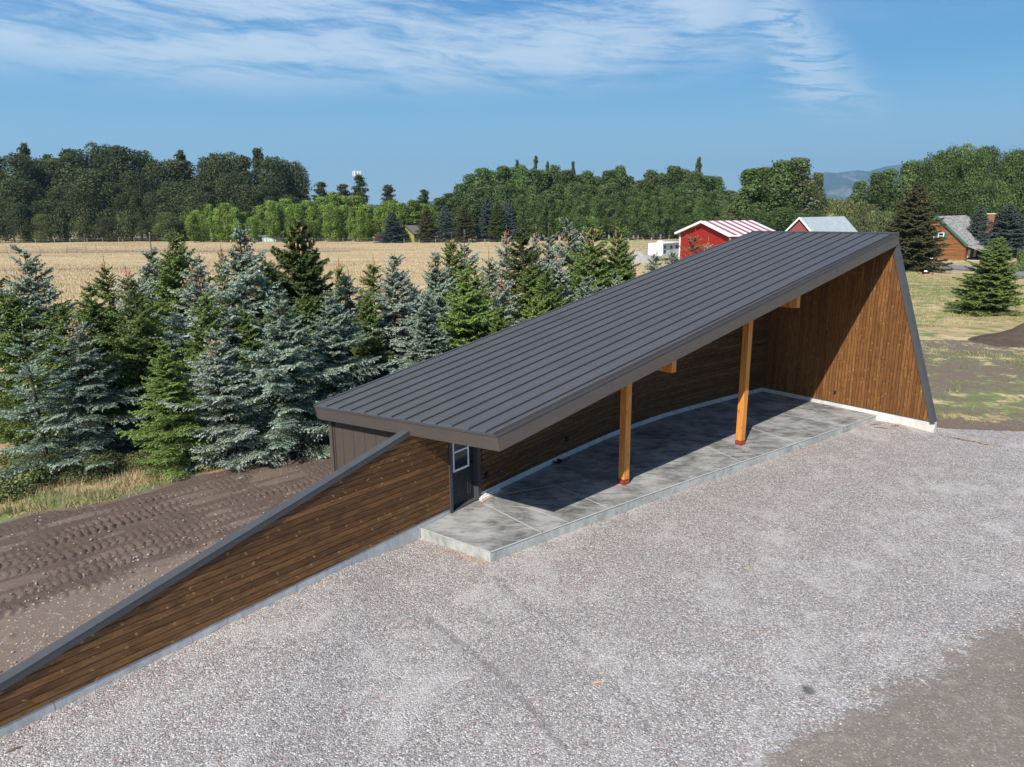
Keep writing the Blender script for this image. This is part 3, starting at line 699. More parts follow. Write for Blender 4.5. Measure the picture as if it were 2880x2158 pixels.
# things on the slab
def coil(c, r, turns, rad, seed):
    rr = random.Random(seed); P = []
    for k in range(turns * 18): a = k / 18 * 2 * math.pi; q = r * (1 + .10 * math.sin(a * .37 + seed)); P.append((c[0] + q * math.cos(a), c[1] + q * math.sin(a), .012 + .010 * (k / 18) + .006 * rr.random()))
    return P
cc = onz(1567, 1302); sw, zw = s_at_px(1605, 1240); wpnt = wpt(s_at_px(1560, 1290)[0]); nn_ = wnorm(10)
P = coil(cc, .13, 6, .01, 3); e1 = onz(1590, 1298); e2 = onz(1604, 1288)
w_a = wpt(s_at_px(1600, 1270)[0]); w_b = wpt(s_at_px(1593, 1234)[0])
P += [(e1[0], e1[1], .012), (e2[0], e2[1], .012), (w_a[0] - nn_[0] * -.03 - .03, w_a[1] - .03, .012), (w_a[0] - .02, w_a[1] - .03, .3), (w_b[0] - .02, w_b[1] - .04, zw)]
m = MB(); m.tube(P, [.009] * len(P), 6); tag(m.build('power_cable', 'black_plastic', None, (cc[0], cc[1], 0)), 'black power cable coiled on the slab by the back wall', 'cable')
m = MB(); pts = [onz(1571, 1303)]; sA = s_at_px(1366, 1330)[0]
P = []; s0_, z0_ = s_at_px(1352, 1165 + 165); 
for k in range(14): s_ = s_at_px(1352 + 3 * math.sin(k * .9), 1165 + k * 14); p_ = wpt(s_[0]) - wnorm(s_[0]) * .02; P.append((p_[0], p_[1], s_[1]))
m.tube(P, [.005] * len(P), 5); part(m, 'wall_wire', 'black_plastic', pav)
def trim_board(p0, p1, z, w, h, mat, label, side=0.0):
    a = onz(*p0); b = onz(*p1); d = nrm(b - a); sd = np.array([d[1], -d[0], 0]); a = a + sd * side; b = b + sd * side; m = MB(); m.bar((a[0], a[1], z), (b[0], b[1], z), w, h); c = (a + b) / 2
    return tag(m.build('trim_board', mat, None, (c[0], c[1], z - h / 2)), label, 'board', 'boards left by the door')
trim_board((1352, 1411), (1409, 1382), .0125, .13, .022, 'board_pink', 'pinkish trim board lying lowest in the little stack by the door')
trim_board((1352, 1408), (1405, 1380), .037, .11, .025, 'white_paint', 'white trim board in the middle of the little stack by the door', -.01)
trim_board((1354, 1405), (1404, 1378), .063, .075, .025, 'white_paint', 'narrow white trim board on top of the little stack by the door', -.02)

# ------------------------------------------------------------------ ground
def axis(lo, hi, c0, c1, fine, far):
    a = list(np.arange(c0, c1 + 1e-6, fine)); st = fine; x = c1
    while x < hi: st = min(st * 1.12, far); x += st; a.append(x)
    st = fine; x = c0; b = []
    while x > lo: st = min(st * 1.12, far); x -= st; b.append(x)
    return np.array(b[::-1] + a)
gx = axis(-10500, 15500, -11, 19, .1, 700); gy = axis(-380, 12000, 3, 26, .1, 700)
GX, GY = np.meshgrid(gx, gy); gxf = GX.ravel(); gyf = GY.ravel()
def sdist(px, py, P):
    """signed distance to a polyline; positive to the left of its direction"""
    P = [np.asarray(p, float)[:2] for p in P]; best = np.full(len(px), 1e18); sg = np.ones(len(px))
    for a, b in zip(P[:-1], P[1:]):
        d = b - a; L2 = d.dot(d); t = np.clip(((px - a[0]) * d[0] + (py - a[1]) * d[1]) / L2, 0, 1)
        qx = px - a[0] - t * d[0]; qy = py - a[1] - t * d[1]; dd = qx * qx + qy * qy; cr = d[0] * (py - a[1]) - d[1] * (px - a[0])
        m_ = dd < best - 1e-9; best = np.where(m_, dd, best); sg = np.where(m_, np.sign(cr), sg)
    return np.sqrt(best) * sg
wall_line = [(-40, -28)] + [WC[i] for i in range(0, len(WC), 3)] + [W0[:2], W1[:2], onz(2634, 1204, -.2)[:2], onz(2760, 1206, -.2)[:2], onz(2880, 1212, -.2)[:2], (40, 20), (400, -60)]
grass_px = [(0, 1478), (100, 1450), (181, 1441), (304, 1416), (380, 1394), (494, 1361), (560, 1341), (677, 1318), (753, 1294), (880, 1258), (931, 1250)]
gl = [onz(px, py, -.15)[:2] for px, py in grass_px]
grass_line = [(-60, -2), (-22, 9.2)] + gl + [(A - nDA * -0)[:2] + nDA[:2] * -1.2 + uAD[:2] * 3.0, (D + nDA * -1.6)[:2], (D + uAD * 6 - nDA * 3)[:2], (30, 60)]
pk_px = [(2150, 2158), (2230, 2100), (2400, 2010), (2520, 1940), (2640, 1880), (2740, 1830), (2820, 1760), (2880, 1700)]
packed_line = [(-.5, 0)] + [onz(px, py, -.23)[:2] for px, py in pk_px] + [(24, 21), (60, 30)]
def sst(v, a, b): t = np.clip((v - a) / (b - a), 0, 1); return t * t * (3 - 2 * t)
sw_ = sdist(gxf, gyf, wall_line); sg_ = sdist(gxf, gyf, grass_line); sp_ = sdist(gxf, gyf, packed_line)
w_gravel = sst(-sw_, -.12, .12)
w_packed = sst(-sp_, -1.1, 1.1) * w_gravel
behind = sw_ > 0
w_soil = np.where(behind & (gxf < 12), sst(-sg_, -.25, .25), 0.0)
rgt = behind & (gxf > 7) & (gyf > 12)
w_soil = np.where(rgt & (gxf > 9.5), np.maximum(w_soil * (gyf < 34), .47 + .16 * (1 - sst(gyf, 21, 26)) + .14 * np.exp(-((gyf - 31) / 3.0) ** 2) + .12 * np.exp(-((gyf - 37) / 2.0) ** 2) - .6 * sst(gyf, 38, 46)), w_soil)
w_soil = np.where(rgt & (gxf > 13.2) & (sw_ < 1.6), np.maximum(w_soil, .95 - .28 * sw_), w_soil)
w_green = np.where(rgt & (gxf > 6), .42 + .30 * np.exp(-((gyf - 30) / 9.0) ** 2) + .18 * np.exp(-((gyf - 62) / 12.0) ** 2 - ((gxf - 36) / 10) ** 2), 0.0)
w_green = np.maximum(w_green, np.where(behind & (gxf < 12) & (gyf < 60), .60 * np.exp(-(np.maximum(sg_ - .5, 0) / 2.2)) * (sg_ > -.3), 0))
w_green = np.where((gyf > 95) & (gxf > 20), .5, w_green)
w_weeds = .62 * np.exp(-((gyf - 104) / 6.5) ** 2) * (gxf < -22) + .60 * np.exp(-((gyf - 147) / 12) ** 2) * (gxf < -30) + .42 * np.exp(-((gyf - 112) / 20) ** 2) * (gxf > -22) * (gxf < 12) + .25 * (gyf > 150)
zf = g_h(gxf, gyf)
zf = zf + np.where(behind & (gyf < 60), .03 * np.sin(gxf * 1.7) * np.sin(gyf * 2.1), 0)
# keep the terrain low inside the building footprint
nx_, ny_ = len(gx), len(gy)
I = np.arange(nx_ * ny_).reshape(ny_, nx_); Fq = np.stack([I[:-1, :-1], I[:-1, 1:], I[1:, 1:], I[1:, :-1]], -1).reshape(-1, 4)
Vg = np.stack([gxf, gyf, zf], -1)
w_rut = np.zeros(len(gxf)); near_ = (np.abs(gxf) < 20) & (gyf < 30)
for pts_, amp in (((( 925, 1335), (955, 1358), (1010, 1400), (1080, 1455), (1150, 1530), (1215, 1610)), 1.0), (((1060, 1240), (1110, 1280), (1185, 1335), (1265, 1405), (1340, 1490), (1400, 1570)), .75), (((1380, 1190), (1500, 1290), (1600, 1400), (1680, 1520)), .4)):
    L_ = [onz(a * 1.3026, b * 1.3026, -.235)[:2] for a, b in pts_]; w_rut[near_] = np.maximum(w_rut[near_], amp * np.exp(-(sdist(gxf[near_], gyf[near_], L_) / .085) ** 2))
st_ = onz(2273, 1940, -.235); w_stain = np.exp(-(((gxf - st_[0]) / .11) ** 2 + ((gyf - st_[1]) / .15) ** 2))
zf = zf - .018 * w_rut; Vg[:, 2] = zf
attrs = dict(rut=w_rut, stain=w_stain, gravel=w_gravel, packed=w_packed, soil=w_soil, green=w_green, weeds=w_weeds)
fc = lambda a: a[Fq].mean(1)
zone = np.zeros(len(Fq), int)                      # 0 meadow, 1 gravel yard, 2 packed road, 3 bare ground, 4 lawn
cyf = fc(gyf); cxf = fc(gxf)
zone[(fc(w_soil) > .5)] = 3
zone[(fc(w_green) > .38) & (zone == 0) & (cyf < 75) & (cxf > 8)] = 4
zone[fc(w_gravel) > .5] = 1; zone[(fc(w_packed) > .5)] = 2
for zi, nm in enumerate(('field', 'gravel_yard', 'packed_road', 'bare_ground', 'lawn')):
    fi = Fq[zone == zi]
    if not len(fi): continue
    used, inv = np.unique(fi.ravel(), return_inverse=True)
    me = fastmesh(nm, Vg[used], inv.reshape(-1, 4), 'ground', {k: v[used] for k, v in attrs.items()}, smooth=True)
    tag(obj(nm, me), kind='structure')
# freshly tracked soil behind the wing wall: real relief
def fbm(x, y, seed, octs=5, f0=1.0):
    r = np.random.default_rng(seed); out = np.zeros_like(x); a = 1.0; f = f0
    for o in range(octs):
        for _ in range(4):
            th = r.uniform(0, 2 * math.pi); ph = r.uniform(0, 2 * math.pi, 2)
            out += a * np.sin(f * (x * math.cos(th) + y * math.sin(th)) + ph[0] + 1.3 * np.sin(.7 * f * (y * math.cos(th) - x * math.sin(th)) + ph[1])) / 4
        a *= .55; f *= 2.03
    return out
fdir = nrm(np.append(gl[8] - gl[2], 0))[:2]; fnr = np.array([-fdir[1], fdir[0]]); forg = gl[2]
uu = np.arange(-7.5, 15.5, .05); vv = np.arange(-7.4, .15, .045)
UU, VV = np.meshgrid(uu, vv); tx = forg[0] + UU * fdir[0] + VV * fnr[0]; ty = forg[1] + UU * fdir[1] + VV * fnr[1]
txf = tx.ravel(); tyf = ty.ravel(); uf = UU.ravel(); vf = VV.ravel()
sgl = sdist(txf, tyf, grass_line); swl = sdist(txf, tyf, wall_line)
z = g_h(txf, tyf) + .035 + .018 * fbm(uf, vf, 3, 5, 1.6) + .010 * fbm(uf, vf, 5, 4, 12)
for vc, wd, ph, dep in ((-1.60, .26, 0, .035), (-2.10, .27, .4, .045), (-2.62, .26, 1.3, .045), (-3.10, .25, .7, .042), (-3.62, .25, .2, .038), (-4.15, .28, .5, .036), (-4.9, .26, 1.1, .022), (-1.05, .24, 2.0, .034), (-.55, .22, .9, .018)):
    vc2 = vc + .12 * np.sin(uf * .35 + ph) - .02 * uf; dv = (vf - vc2) / wd; env = sst(1 - np.abs(dv), 0, .45)
    lug = np.sin(2 * math.pi * (uf / .165 + ph + .22 * np.sin(uf * 1.9 + ph * 5) + .12 * np.sin(uf * 5.3)) + np.sign(dv) * 3.0 + np.abs(dv) * 3.2); fade = np.clip(.6 + .5 * np.sin(uf * .9 + ph * 3) + .35 * fbm(uf, vf, 61 + int(ph * 10), 3, 3.0), 0, 1.3)
    z = z - env * .02 * .8 + 1.45 * env * dep * sst(lug, -.1, .5) * fade - env * dep * .7 + .02 * np.exp(-((np.abs(dv) - 1.1) / .2) ** 2)
clod = np.maximum(0, fbm(uf, vf, 9, 3, 9) - .75) * .09 * sst(-vf, 3.6, 5.0); z = z + clod
edge_fade = sst(-sgl, .0, .35) * sst(swl, .02, .2) * sst(uf, -7.5, -6.9) * sst(15.45 - uf, 0, .5)
z = z * edge_fade + (g_h(txf, tyf) - .10) * (1 - edge_fade)
nU, nV = len(uu), len(vv); I = np.arange(nU * nV).reshape(nV, nU); Fs = np.stack([I[:-1, :-1], I[:-1, 1:], I[1:, 1:], I[1:, :-1]], -1).reshape(-1, 4)
keep = (edge_fade[Fs].max(1) > .02); Fs = Fs[keep]; used, inv = np.unique(Fs.ravel(), return_inverse=True)
dusty = sst(-vf, 3.9, 5.4)
me = fastmesh('dirt_track', np.stack([txf, tyf, z], -1)[used], inv.reshape(-1, 4), 'soil', uv=np.stack([dusty, vf], -1)[used], smooth=True)
tag(obj('dirt_track', me), kind='structure')
# driveway by the log house
m = MB(); P1 = [onz(px, py, -.2) for px, py in ((2560, 744), (2640, 747), (2740, 753), (2830, 763), (2960, 772))]; P2 = [onz(px, py, -.2) for px, py in ((2560, 757), (2640, 760), (2740, 768), (2830, 780), (2960, 793))]
for i in range(4):
    q = [P1[i], P1[i + 1], P2[i + 1], P2[i]]; q = [np.array([p[0], p[1], float(g_h(p[0], p[1])) + .06]) for p in q]; m.add(q, [(3, 2, 1, 0)])
tag(m.build('driveway', 'asphalt', None, tuple(P1[1])), kind='structure')

# ------------------------------------------------------------------ world and sun
world = bpy.data.worlds.new('World'); scene.world = world; world.use_nodes = True
wt = world.node_tree; wt.nodes.clear()
class WT(NT):
    def __init__(s, tree): s.t = tree
w = WT(wt); wo = w.n('ShaderNodeOutputWorld'); bg = w.n('ShaderNodeBackground'); w.l(bg.outputs[0], wo.inputs[0])
sky = w.n('ShaderNodeTexSky', sky_type='NISHITA'); sky.sun_disc = False
SUNDIR = np.array([-SUN_H[0] * math.cos(SUN_EL), -SUN_H[1] * math.cos(SUN_EL), math.sin(SUN_EL)])
sky.sun_elevation = SUN_EL; sky.sun_rotation = math.atan2(SUNDIR[0], SUNDIR[1]); sky.air_density = 1.35; sky.dust_density = .35; sky.ozone_density = 2.6; sky.altitude = 900
vec = w.coord('Generated'); o = w.sep(vec); el = w.math('ARCTAN2', o[2], w.math('SQRT', w.math('ADD', w.math('MULTIPLY', o[0], o[0]), w.math('MULTIPLY', o[1], o[1]))))
az = w.math('ARCTAN2', o[0], o[1])
eld = w.math('MULTIPLY', el, 57.2958); azd = w.math('MULTIPLY', az, 57.2958)
# cirrus: drawn-out streaks, a base edge that climbs to the right
tl = w.math('ADD', eld, w.math('MULTIPLY', azd, .075))
wob = w.noise(w.comb(w.math('MULTIPLY', azd, .055), w.math('MULTIPLY', eld, .16)), 1.0, 3, .5)
c1 = w.comb(w.math('MULTIPLY', azd, .045), w.math('ADD', w.math('MULTIPLY', tl, .30), w.math('MULTIPLY', wob, 2.2)))
n1 = w.noise(c1, 1.0, 8, .60, .55)
c2 = w.comb(w.math('ADD', w.math('MULTIPLY', azd, .16), w.math('MULTIPLY', tl, .35)), w.math('SUBTRACT', w.math('MULTIPLY', tl, 1.0), w.math('MULTIPLY', azd, .03)), 4.0)
n2 = w.noise(c2, 1.3, 7, .68, .9)
den = w.math('ADD', w.math('MULTIPLY', n1, .72), w.math('MULTIPLY', n2, .36))
base = w.math('ADD', 7.3, w.math('MULTIPLY', w.math('MAXIMUM', w.math('SUBTRACT', azd, 4.0), 0.0), .10))
cov = w.smooth(w.math('SUBTRACT', eld, w.math('ADD', base, w.math('MULTIPLY', wob, 2.2))), -1.2, 2.6)
rightfade = w.math('SUBTRACT', 1.0, w.math('MULTIPLY', w.smooth(azd, 13.0, 24.0), .85))
hi = w.math('SUBTRACT', 1.0, w.math('MULTIPLY', w.smooth(eld, 26.0, 60.0), .7))
cl = w.math('MULTIPLY', w.math('MULTIPLY', w.smooth(den, .39, .63), cov), w.math('MULTIPLY', rightfade, hi))
wx = w.math('SUBTRACT', azd, w.math('ADD', 20.0, w.math('MULTIPLY', w.math('SUBTRACT', eld, 12.0), -.75)))
wisp = w.math('MULTIPLY', w.math('SUBTRACT', 1.0, w.smooth(w.math('ABSOLUTE', w.math('ADD', wx, w.math('MULTIPLY', w.math('SUBTRACT', n2, .5), 7.0))), .4, 4.2)), w.math('MULTIPLY', w.smooth(eld, 5.0, 8.0), w.math('SUBTRACT', 1.0, w.smooth(eld, 15.0, 20.0))))
cl = w.math('MAXIMUM', cl, w.math('MULTIPLY', w.math('MULTIPLY', wisp, w.smooth(n2, .34, .56)), .85))
cl = w.math('MULTIPLY', cl, .74)
skyc = w.n('ShaderNodeHueSaturation'); w.l(sky.outputs[0], skyc.inputs['Color']); skyc.inputs['Saturation'].default_value = 1.12; skyc.inputs['Value'].default_value = 1.0
grad = w.ramp(w.math('DIVIDE', eld, 40.0), [(0.0, (3.4, 5.2, 6.4)), (.10, (2.1, 4.1, 5.7)), (.25, (.66, 2.55, 4.9)), (.45, (.18, 1.38, 4.0)), (1.0, (.28, 1.2, 3.0))])
lowm = w.math('MULTIPLY', w.math('SUBTRACT', 1.0, w.smooth(eld, 22.0, 50.0)), .88)
mixc = w.mix(cl, w.mix(lowm, skyc.outputs[0], grad), (5.0, 5.9, 6.8)); w.l(mixc, bg.inputs[0]); bg.inputs[1].default_value = .10
sl = bpy.data.lights.new('sun', 'SUN'); sl.energy = 4.2; sl.angle = math.radians(.53); sl.color = (1, .955, .88)
so_ = bpy.data.objects.new('sun', sl); COL.objects.link(so_)
so_.rotation_mode = 'QUATERNION'; so_.rotation_quaternion = Vector(tuple(SUNDIR)).to_track_quat('Z', 'Y'); so_.location = (0, 0, 60)
vs_ = scene.view_settings; scene.display_settings.display_device = 'sRGB'
vs_.view_transform = 'Standard'; vs_.look = 'None'; vs_.gamma = 1; vs_.exposure = 0.58
scene.cycles.max_bounces = 5; scene.cycles.diffuse_bounces = 2; scene.cycles.glossy_bounces = 2; scene.cycles.transparent_max_bounces = 8; scene.cycles.volume_bounces = 0

# ------------------------------------------------------------------ conifers
def tufts(P, T, L, rng, k=3, wid=.28, fwd=.75, out=.75):
    """needle tufts: k triangles around every twig point, leaning forward along the twig"""
    n = len(P); P = np.repeat(P, k, 0); T = np.repeat(T, k, 0); L = np.repeat(np.broadcast_to(L, (n,)), k)
    a = rng.normal(size=(n * k, 3)); a -= (a * T).sum(1)[:, None] * T; a /= np.linalg.norm(a, axis=1)[:, None] + 1e-9
    b = np.cross(T, a); tip = P + (T * fwd + a * out) * L[:, None] * rng.uniform(.7, 1.2, (n * k, 1))
    w = L[:, None] * wid; base = P + T * (rng.uniform(-.3, .3, (n * k, 1)) * L[:, None])
    V = np.stack([base - b * w, base + b * w, tip], 1).reshape(-1, 3); Fq = np.arange(n * k * 3).reshape(-1, 3)
    return V, Fq
def gen_spruce(seed, Rf=.30, whorl=.21, nb=7, droop=.25, toplift=.9, open_=0.0, leader=.35, tl=.062, H0=6.0, dens=1.0, up=0.0):
    rng = np.random.default_rng(seed); Ps, Ts, Ls, Tone = [], [], [], []; TB = MB()
    lean = rng.uniform(-.03, .03, 2)
    ax = lambda z: np.array([lean[0] * z + .03 * math.sin(z * 1.1 + seed), lean[1] * z + .03 * math.cos(z * .9 + seed), z])
    TB.tube([ax(q) for q in np.linspace(-.1, H0 * .97, 9)], list(np.linspace(.085, .010, 9) * H0 / 6), 7)
    z = .25; lvl = 0
    asym = rng.uniform(0, 2 * math.pi)
    while z < H0 - leader:
        h = z / H0; Lb = Rf * H0 * ((1 - h) ** .78) * (1 if h > .08 else .82) * rng.uniform(.82, 1.12) + .05
        n = int(nb * dens * (.75 + .5 * rng.random())) ; n = max(4, n if h < .8 else n - 2)
        for k in range(n):
            if rng.random() < open_: continue
            a = 2 * math.pi * (k + rng.uniform(-.35, .35)) / n + lvl * 1.3; L = Lb * rng.choice([.5, .8, 1.0, 1.12, 1.3], p=[.12, .25, .33, .2, .1]) * rng.uniform(.85, 1.12) * (1 + .12 * math.cos(a - asym))
            e0 = math.radians(-8 + 62 * h ** 1.6 * toplift + rng.uniform(-9, 9) + up)
            z0 = z + rng.uniform(-.5, .5) * whorl
            dh = np.array([math.cos(a), math.sin(a), 0.0]); ns = max(4, int(L / .065)); t = np.linspace(.12, 1, ns)
            bend = -droop * L * t * (1 - h) * .9 + droop * L * .75 * t ** 3 * (1 - h)
            pts = ax(z0)[None] + dh[None] * (L * t * math.cos(e0))[:, None] + np.array([0, 0, 1.0])[None] * (L * t * math.sin(e0) + bend)[:, None]
            tan = np.gradient(pts, axis=0); tan /= np.linalg.norm(tan, axis=1)[:, None]
            if L > .7 and lvl % 2 == 0: TB.tube([ax(z0), pts[ns // 2], pts[-1]], [.016, .010, .003], 4, False)
            side = np.cross(tan, [0, 0, 1.0]); side /= np.linalg.norm(side, axis=1)[:, None]
            # the branch itself
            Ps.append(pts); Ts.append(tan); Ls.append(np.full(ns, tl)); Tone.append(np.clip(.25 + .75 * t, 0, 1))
            for sg in (-1, 1):
                ll = np.clip(.42 * L * (1.05 - t) ** .8 + .07, .08, .46) * rng.uniform(.65, 1.2, ns)
                vt = rng.uniform(-.42, .22, ns)
                d = tan * .62 + side * sg * .78 + np.array([0, 0, 1.0])[None] * vt[:, None]; d /= np.linalg.norm(d, axis=1)[:, None]
                kk = 9
                for j in range(kk):
                    f = (j + .6) / kk; m_ = (ll > .035 * j + .03); 
                    if not m_.any(): continue
                    q = pts[m_] + d[m_] * (ll[m_] * f)[:, None] - np.array([0, 0, 1.0])[None] * (.10 * ll[m_] * f * f)[:, None] + rng.normal(0, .008, (m_.sum(), 3))
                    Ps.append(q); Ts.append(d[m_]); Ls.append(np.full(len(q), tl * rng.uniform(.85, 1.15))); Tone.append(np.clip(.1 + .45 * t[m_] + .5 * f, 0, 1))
        z += whorl * (1 - .45 * h); lvl += 1
    zz = np.arange(H0 - leader * 1.3, H0, .03); q = np.array([ax(v) for v in zz]); Ps.append(q); Ts.append(np.tile([0, 0, 1.0], (len(q), 1))); Ls.append(np.full(len(q), tl * .62)); Tone.append(np.full(len(q), .9))
    P = np.concatenate(Ps); T = np.concatenate(Ts); L = np.concatenate(Ls); To = np.concatenate(Tone)
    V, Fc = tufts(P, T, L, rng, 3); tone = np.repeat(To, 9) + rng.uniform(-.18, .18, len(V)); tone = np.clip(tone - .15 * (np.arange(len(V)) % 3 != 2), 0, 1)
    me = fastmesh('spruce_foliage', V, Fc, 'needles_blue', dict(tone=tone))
    tm = bpy.data.meshes.new('spruce_trunk'); tm.from_pydata(TB.v, [], TB.f); tm.materials.append(MATS['bark'])
    # cones hang near the top
    CB = MB(); rr = random.Random(seed)
    for k in range(38):
        h = 1 - abs(rr.gauss(0, .10)) - .06; a = rr.uniform(0, 6.283); r = Rf * H0 * (1 - h) ** .78 * rr.uniform(.35, 1.0) * math.cos(math.radians(40 * h))
        p = ax(h * H0) + np.array([r * math.cos(a), r * math.sin(a), r * .55 * rr.uniform(.4, 1.1)]); s = rr.uniform(.75, 1.2)
        CB.tube([p, p - np.array([0, 0, .035 * s]), p - np.array([rr.uniform(-.01, .01), 0, .10 * s])], [.012 * s, .022 * s, .008 * s], 5)
    cm = bpy.data.meshes.new('spruce_cones'); cm.from_pydata(CB.v, [], CB.f); cm.materials.append(MATS['cone_brown'])
    return me, tm, cm
SP = [gen_spruce(11, .29, .23, 6, .25, .9, .10), gen_spruce(12, .34, .27, 6, .35, .9, .12, .3), gen_spruce(13, .25, .22, 6, .15, 1.0, .08, .55), gen_spruce(14, .32, .30, 6, .3, .8, .20, .6), gen_spruce(15, .22, .24, 6, .1, 1.0, .10, .7), gen_spruce(16, .36, .24, 8, .4, .75, .08, .2)]
SP_UP = gen_spruce(17, .34, .25, 6, .02, .9, .08, .35, .085, 6.0, 1.0, 14)       # branches sweeping up
SP_THIN = gen_spruce(18, .30, .42, 5, .30, .8, .25, .55)                          # sparse
SP_BIG = [gen_spruce(21, .27, .20, 9, .35, .9, 0, .25, .080, 6, 1.1), gen_spruce(22, .31, .21, 9, .4, .9, 0, .25, .080, 6, 1.1)]
def set_mat(o, m):
    o.material_slots[0].link = 'OBJECT'; o.material_slots[0].material = MATS[m]
PROTO = {}
def tree_of(kind, meshes, matf, loc, height, H0, wid=1.0, rz=0.0, name='spruce_tree', cones=False, trunk_mat='bark', cone_mat='cone_brown'):
    e = bpy.data.objects.new(name, None); COL.objects.link(e); e.location = tuple(map(float, loc)); s = height / H0; e.scale = (s * wid, s * wid, s); e.rotation_euler = (0, 0, rz); e.empty_display_size = .3
    c = bpy.data.objects.new('crown', meshes[0]); COL.objects.link(c); c.parent = e; set_mat(c, matf)
    t = bpy.data.objects.new('trunk', meshes[1]); COL.objects.link(t); t.parent = e; set_mat(t, trunk_mat)
    if cones and len(meshes) > 2:
        k = bpy.data.objects.new('cones', meshes[2]); COL.objects.link(k); k.parent = e; k['kind'] = 'stuff'; set_mat(k, cone_mat)
    return e
# tip pixel, forward distance, tint, shape, width, cones
BL, PA, GR, BR, DK = 'needles_blue', 'needles_pale', 'needles_green', 'needles_bright', 'needles_dark'
TREES = [
 (61, 905, 18.6, BL, 'thin', 1.0, 0), (210, 875, 19.8, BL, 3, 1.0, 1), (457, 955, 19.3, BR, 0, .95, 0), (618, 930, 19.6, PA, 1, 1.05, 1), (774, 815, 20.6, BL, 1, 1.05, 0),
 (928, 818, 22.2, BL, 5, .95, 0), (86, 690, 23.5, BL, 1, 1.05, 1), (237, 788, 22.4, GR, 0, 1.0, 0), (150, 830, 20.9, GR, 2, 1.1, 0), (374, 784, 21.8, GR, 1, 1.0, 0),
 (-22, 738, 23.0, DK, 3, 1.0, 0), (291, 716, 29.5, GR, 4, .9, 1), (357, 733, 27.0, PA, 4, 1.1, 1), (394, 742, 28.2, PA, 2, .9, 0), (433, 654, 28.6, BL, 4, 1.1, 0),
 (475, 664, 26.5, GR, 2, 1.05, 1), (506, 640, 26.0, GR, 0, 1.0, 0), (545, 716, 23.8, PA, 1, 1.05, 1), (611, 676, 31.5, GR, 4, .7, 1), (672, 622, 24.2, BL, 0, 1.1, 1),
 (748, 705, 27.2, GR, 2, 1.0, 0), (832, 607, 25.4, DK, 'up', 1.05, 1), (960, 716, 31.0, GR, 4, .8, 1), (979, 746, 27.2, PA, 3, .9, 0), (1041, 716, 30.0, GR, 3, .95, 1),
 (1096, 700, 25.8, PA, 0, 1.0, 0), (1152, 786, 27.4, PA, 2, .95, 0), (1217, 694, 29.2, BL, 0, .95, 1), (1195, 806, 23.6, BL, 2, 1.05, 0), (1265, 652, 33.0, GR, 2, .85, 1),
 (1313, 646, 33.5, BL, 4, .95, 0), (1302, 758, 25.2, BR, 5, .95, 0), (1345, 746, 25.8, BR, 1, .9, 0), (1374, 692, 31.5, BL, 4, 1.0, 0), (1419, 630, 36.0, PA, 4, .75, 1),
 (1417, 760, 27.0, PA, 3, .95, 1), (1463, 622, 30.5, DK, 1, .95, 0), (1509, 633, 36.5, PA, 4, .75, 1), (1547, 627, 36.5, BL, 4, .85, 0), (1479, 722, 28.3, GR, 2, 1.0, 0),
 (1605, 617, 34.0, BL, 1, .95, 1), (1636, 633, 35.2, PA, 2, .9, 1), (1681, 612, 31.5, GR, 1, 1.0, 2), (1732, 624, 33.4, GR, 0, .9, 2), (1755, 657, 33.0, GR, 0, .9, 0),
 (1572, 708, 31.0, PA, 2, .95, 2), (1524, 762, 26.6, GR, 1, .9, 0), (1494, 814, 24.4, BR, 2, .9, 0), (1679, 780, 28.6, BL, 3, .9, 0), (1727, 762, 30.5, PA, 2, .85, 0),
 (1841, 694, 38.0, BL, 3, 1.0, 1), (1899, 693, 40.5, BL, 2, .9, 0), (1951, 638, 40.0, 'needles_orange', 3, .85, 0), (1994, 668, 42.0, PA, 3, .85, 2), (1648, 766, 27.4, BL, 0, .9, 0),
 (560, 800, 21.8, GR, 2, .9, 0), (700, 850, 22.4, GR, 2, .9, 0), (300, 840, 23.0, GR, 2, 1.0, 0), (20, 800, 21.0, GR, 2, 1.0, 0), (860, 800, 24.0, GR, 2, .9, 0), (1020, 800, 24.8, GR, 2, .9, 0), (1400, 850, 24.0, GR, 0, .8, 0), (1560, 800, 27.5, GR, 2, .9, 0), (1780, 740, 34.0, BL, 1, .8, 1)]
PLANTED = []
for i, (px, py, Y, mt, shp, wd, cn) in enumerate(TREES):
    tip = atY(px, py, Y); gz = float(g_h(tip[0], tip[1])) - .05; hgt = tip[2] - gz
    ms = SP_THIN if shp == 'thin' else SP_UP if shp == 'up' else SP[shp]
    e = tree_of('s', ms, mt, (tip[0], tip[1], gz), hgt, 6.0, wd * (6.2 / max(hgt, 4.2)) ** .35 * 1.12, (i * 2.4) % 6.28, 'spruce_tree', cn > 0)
    PLANTED.append([e, px, py, Y, mt, shp, cn, hgt])
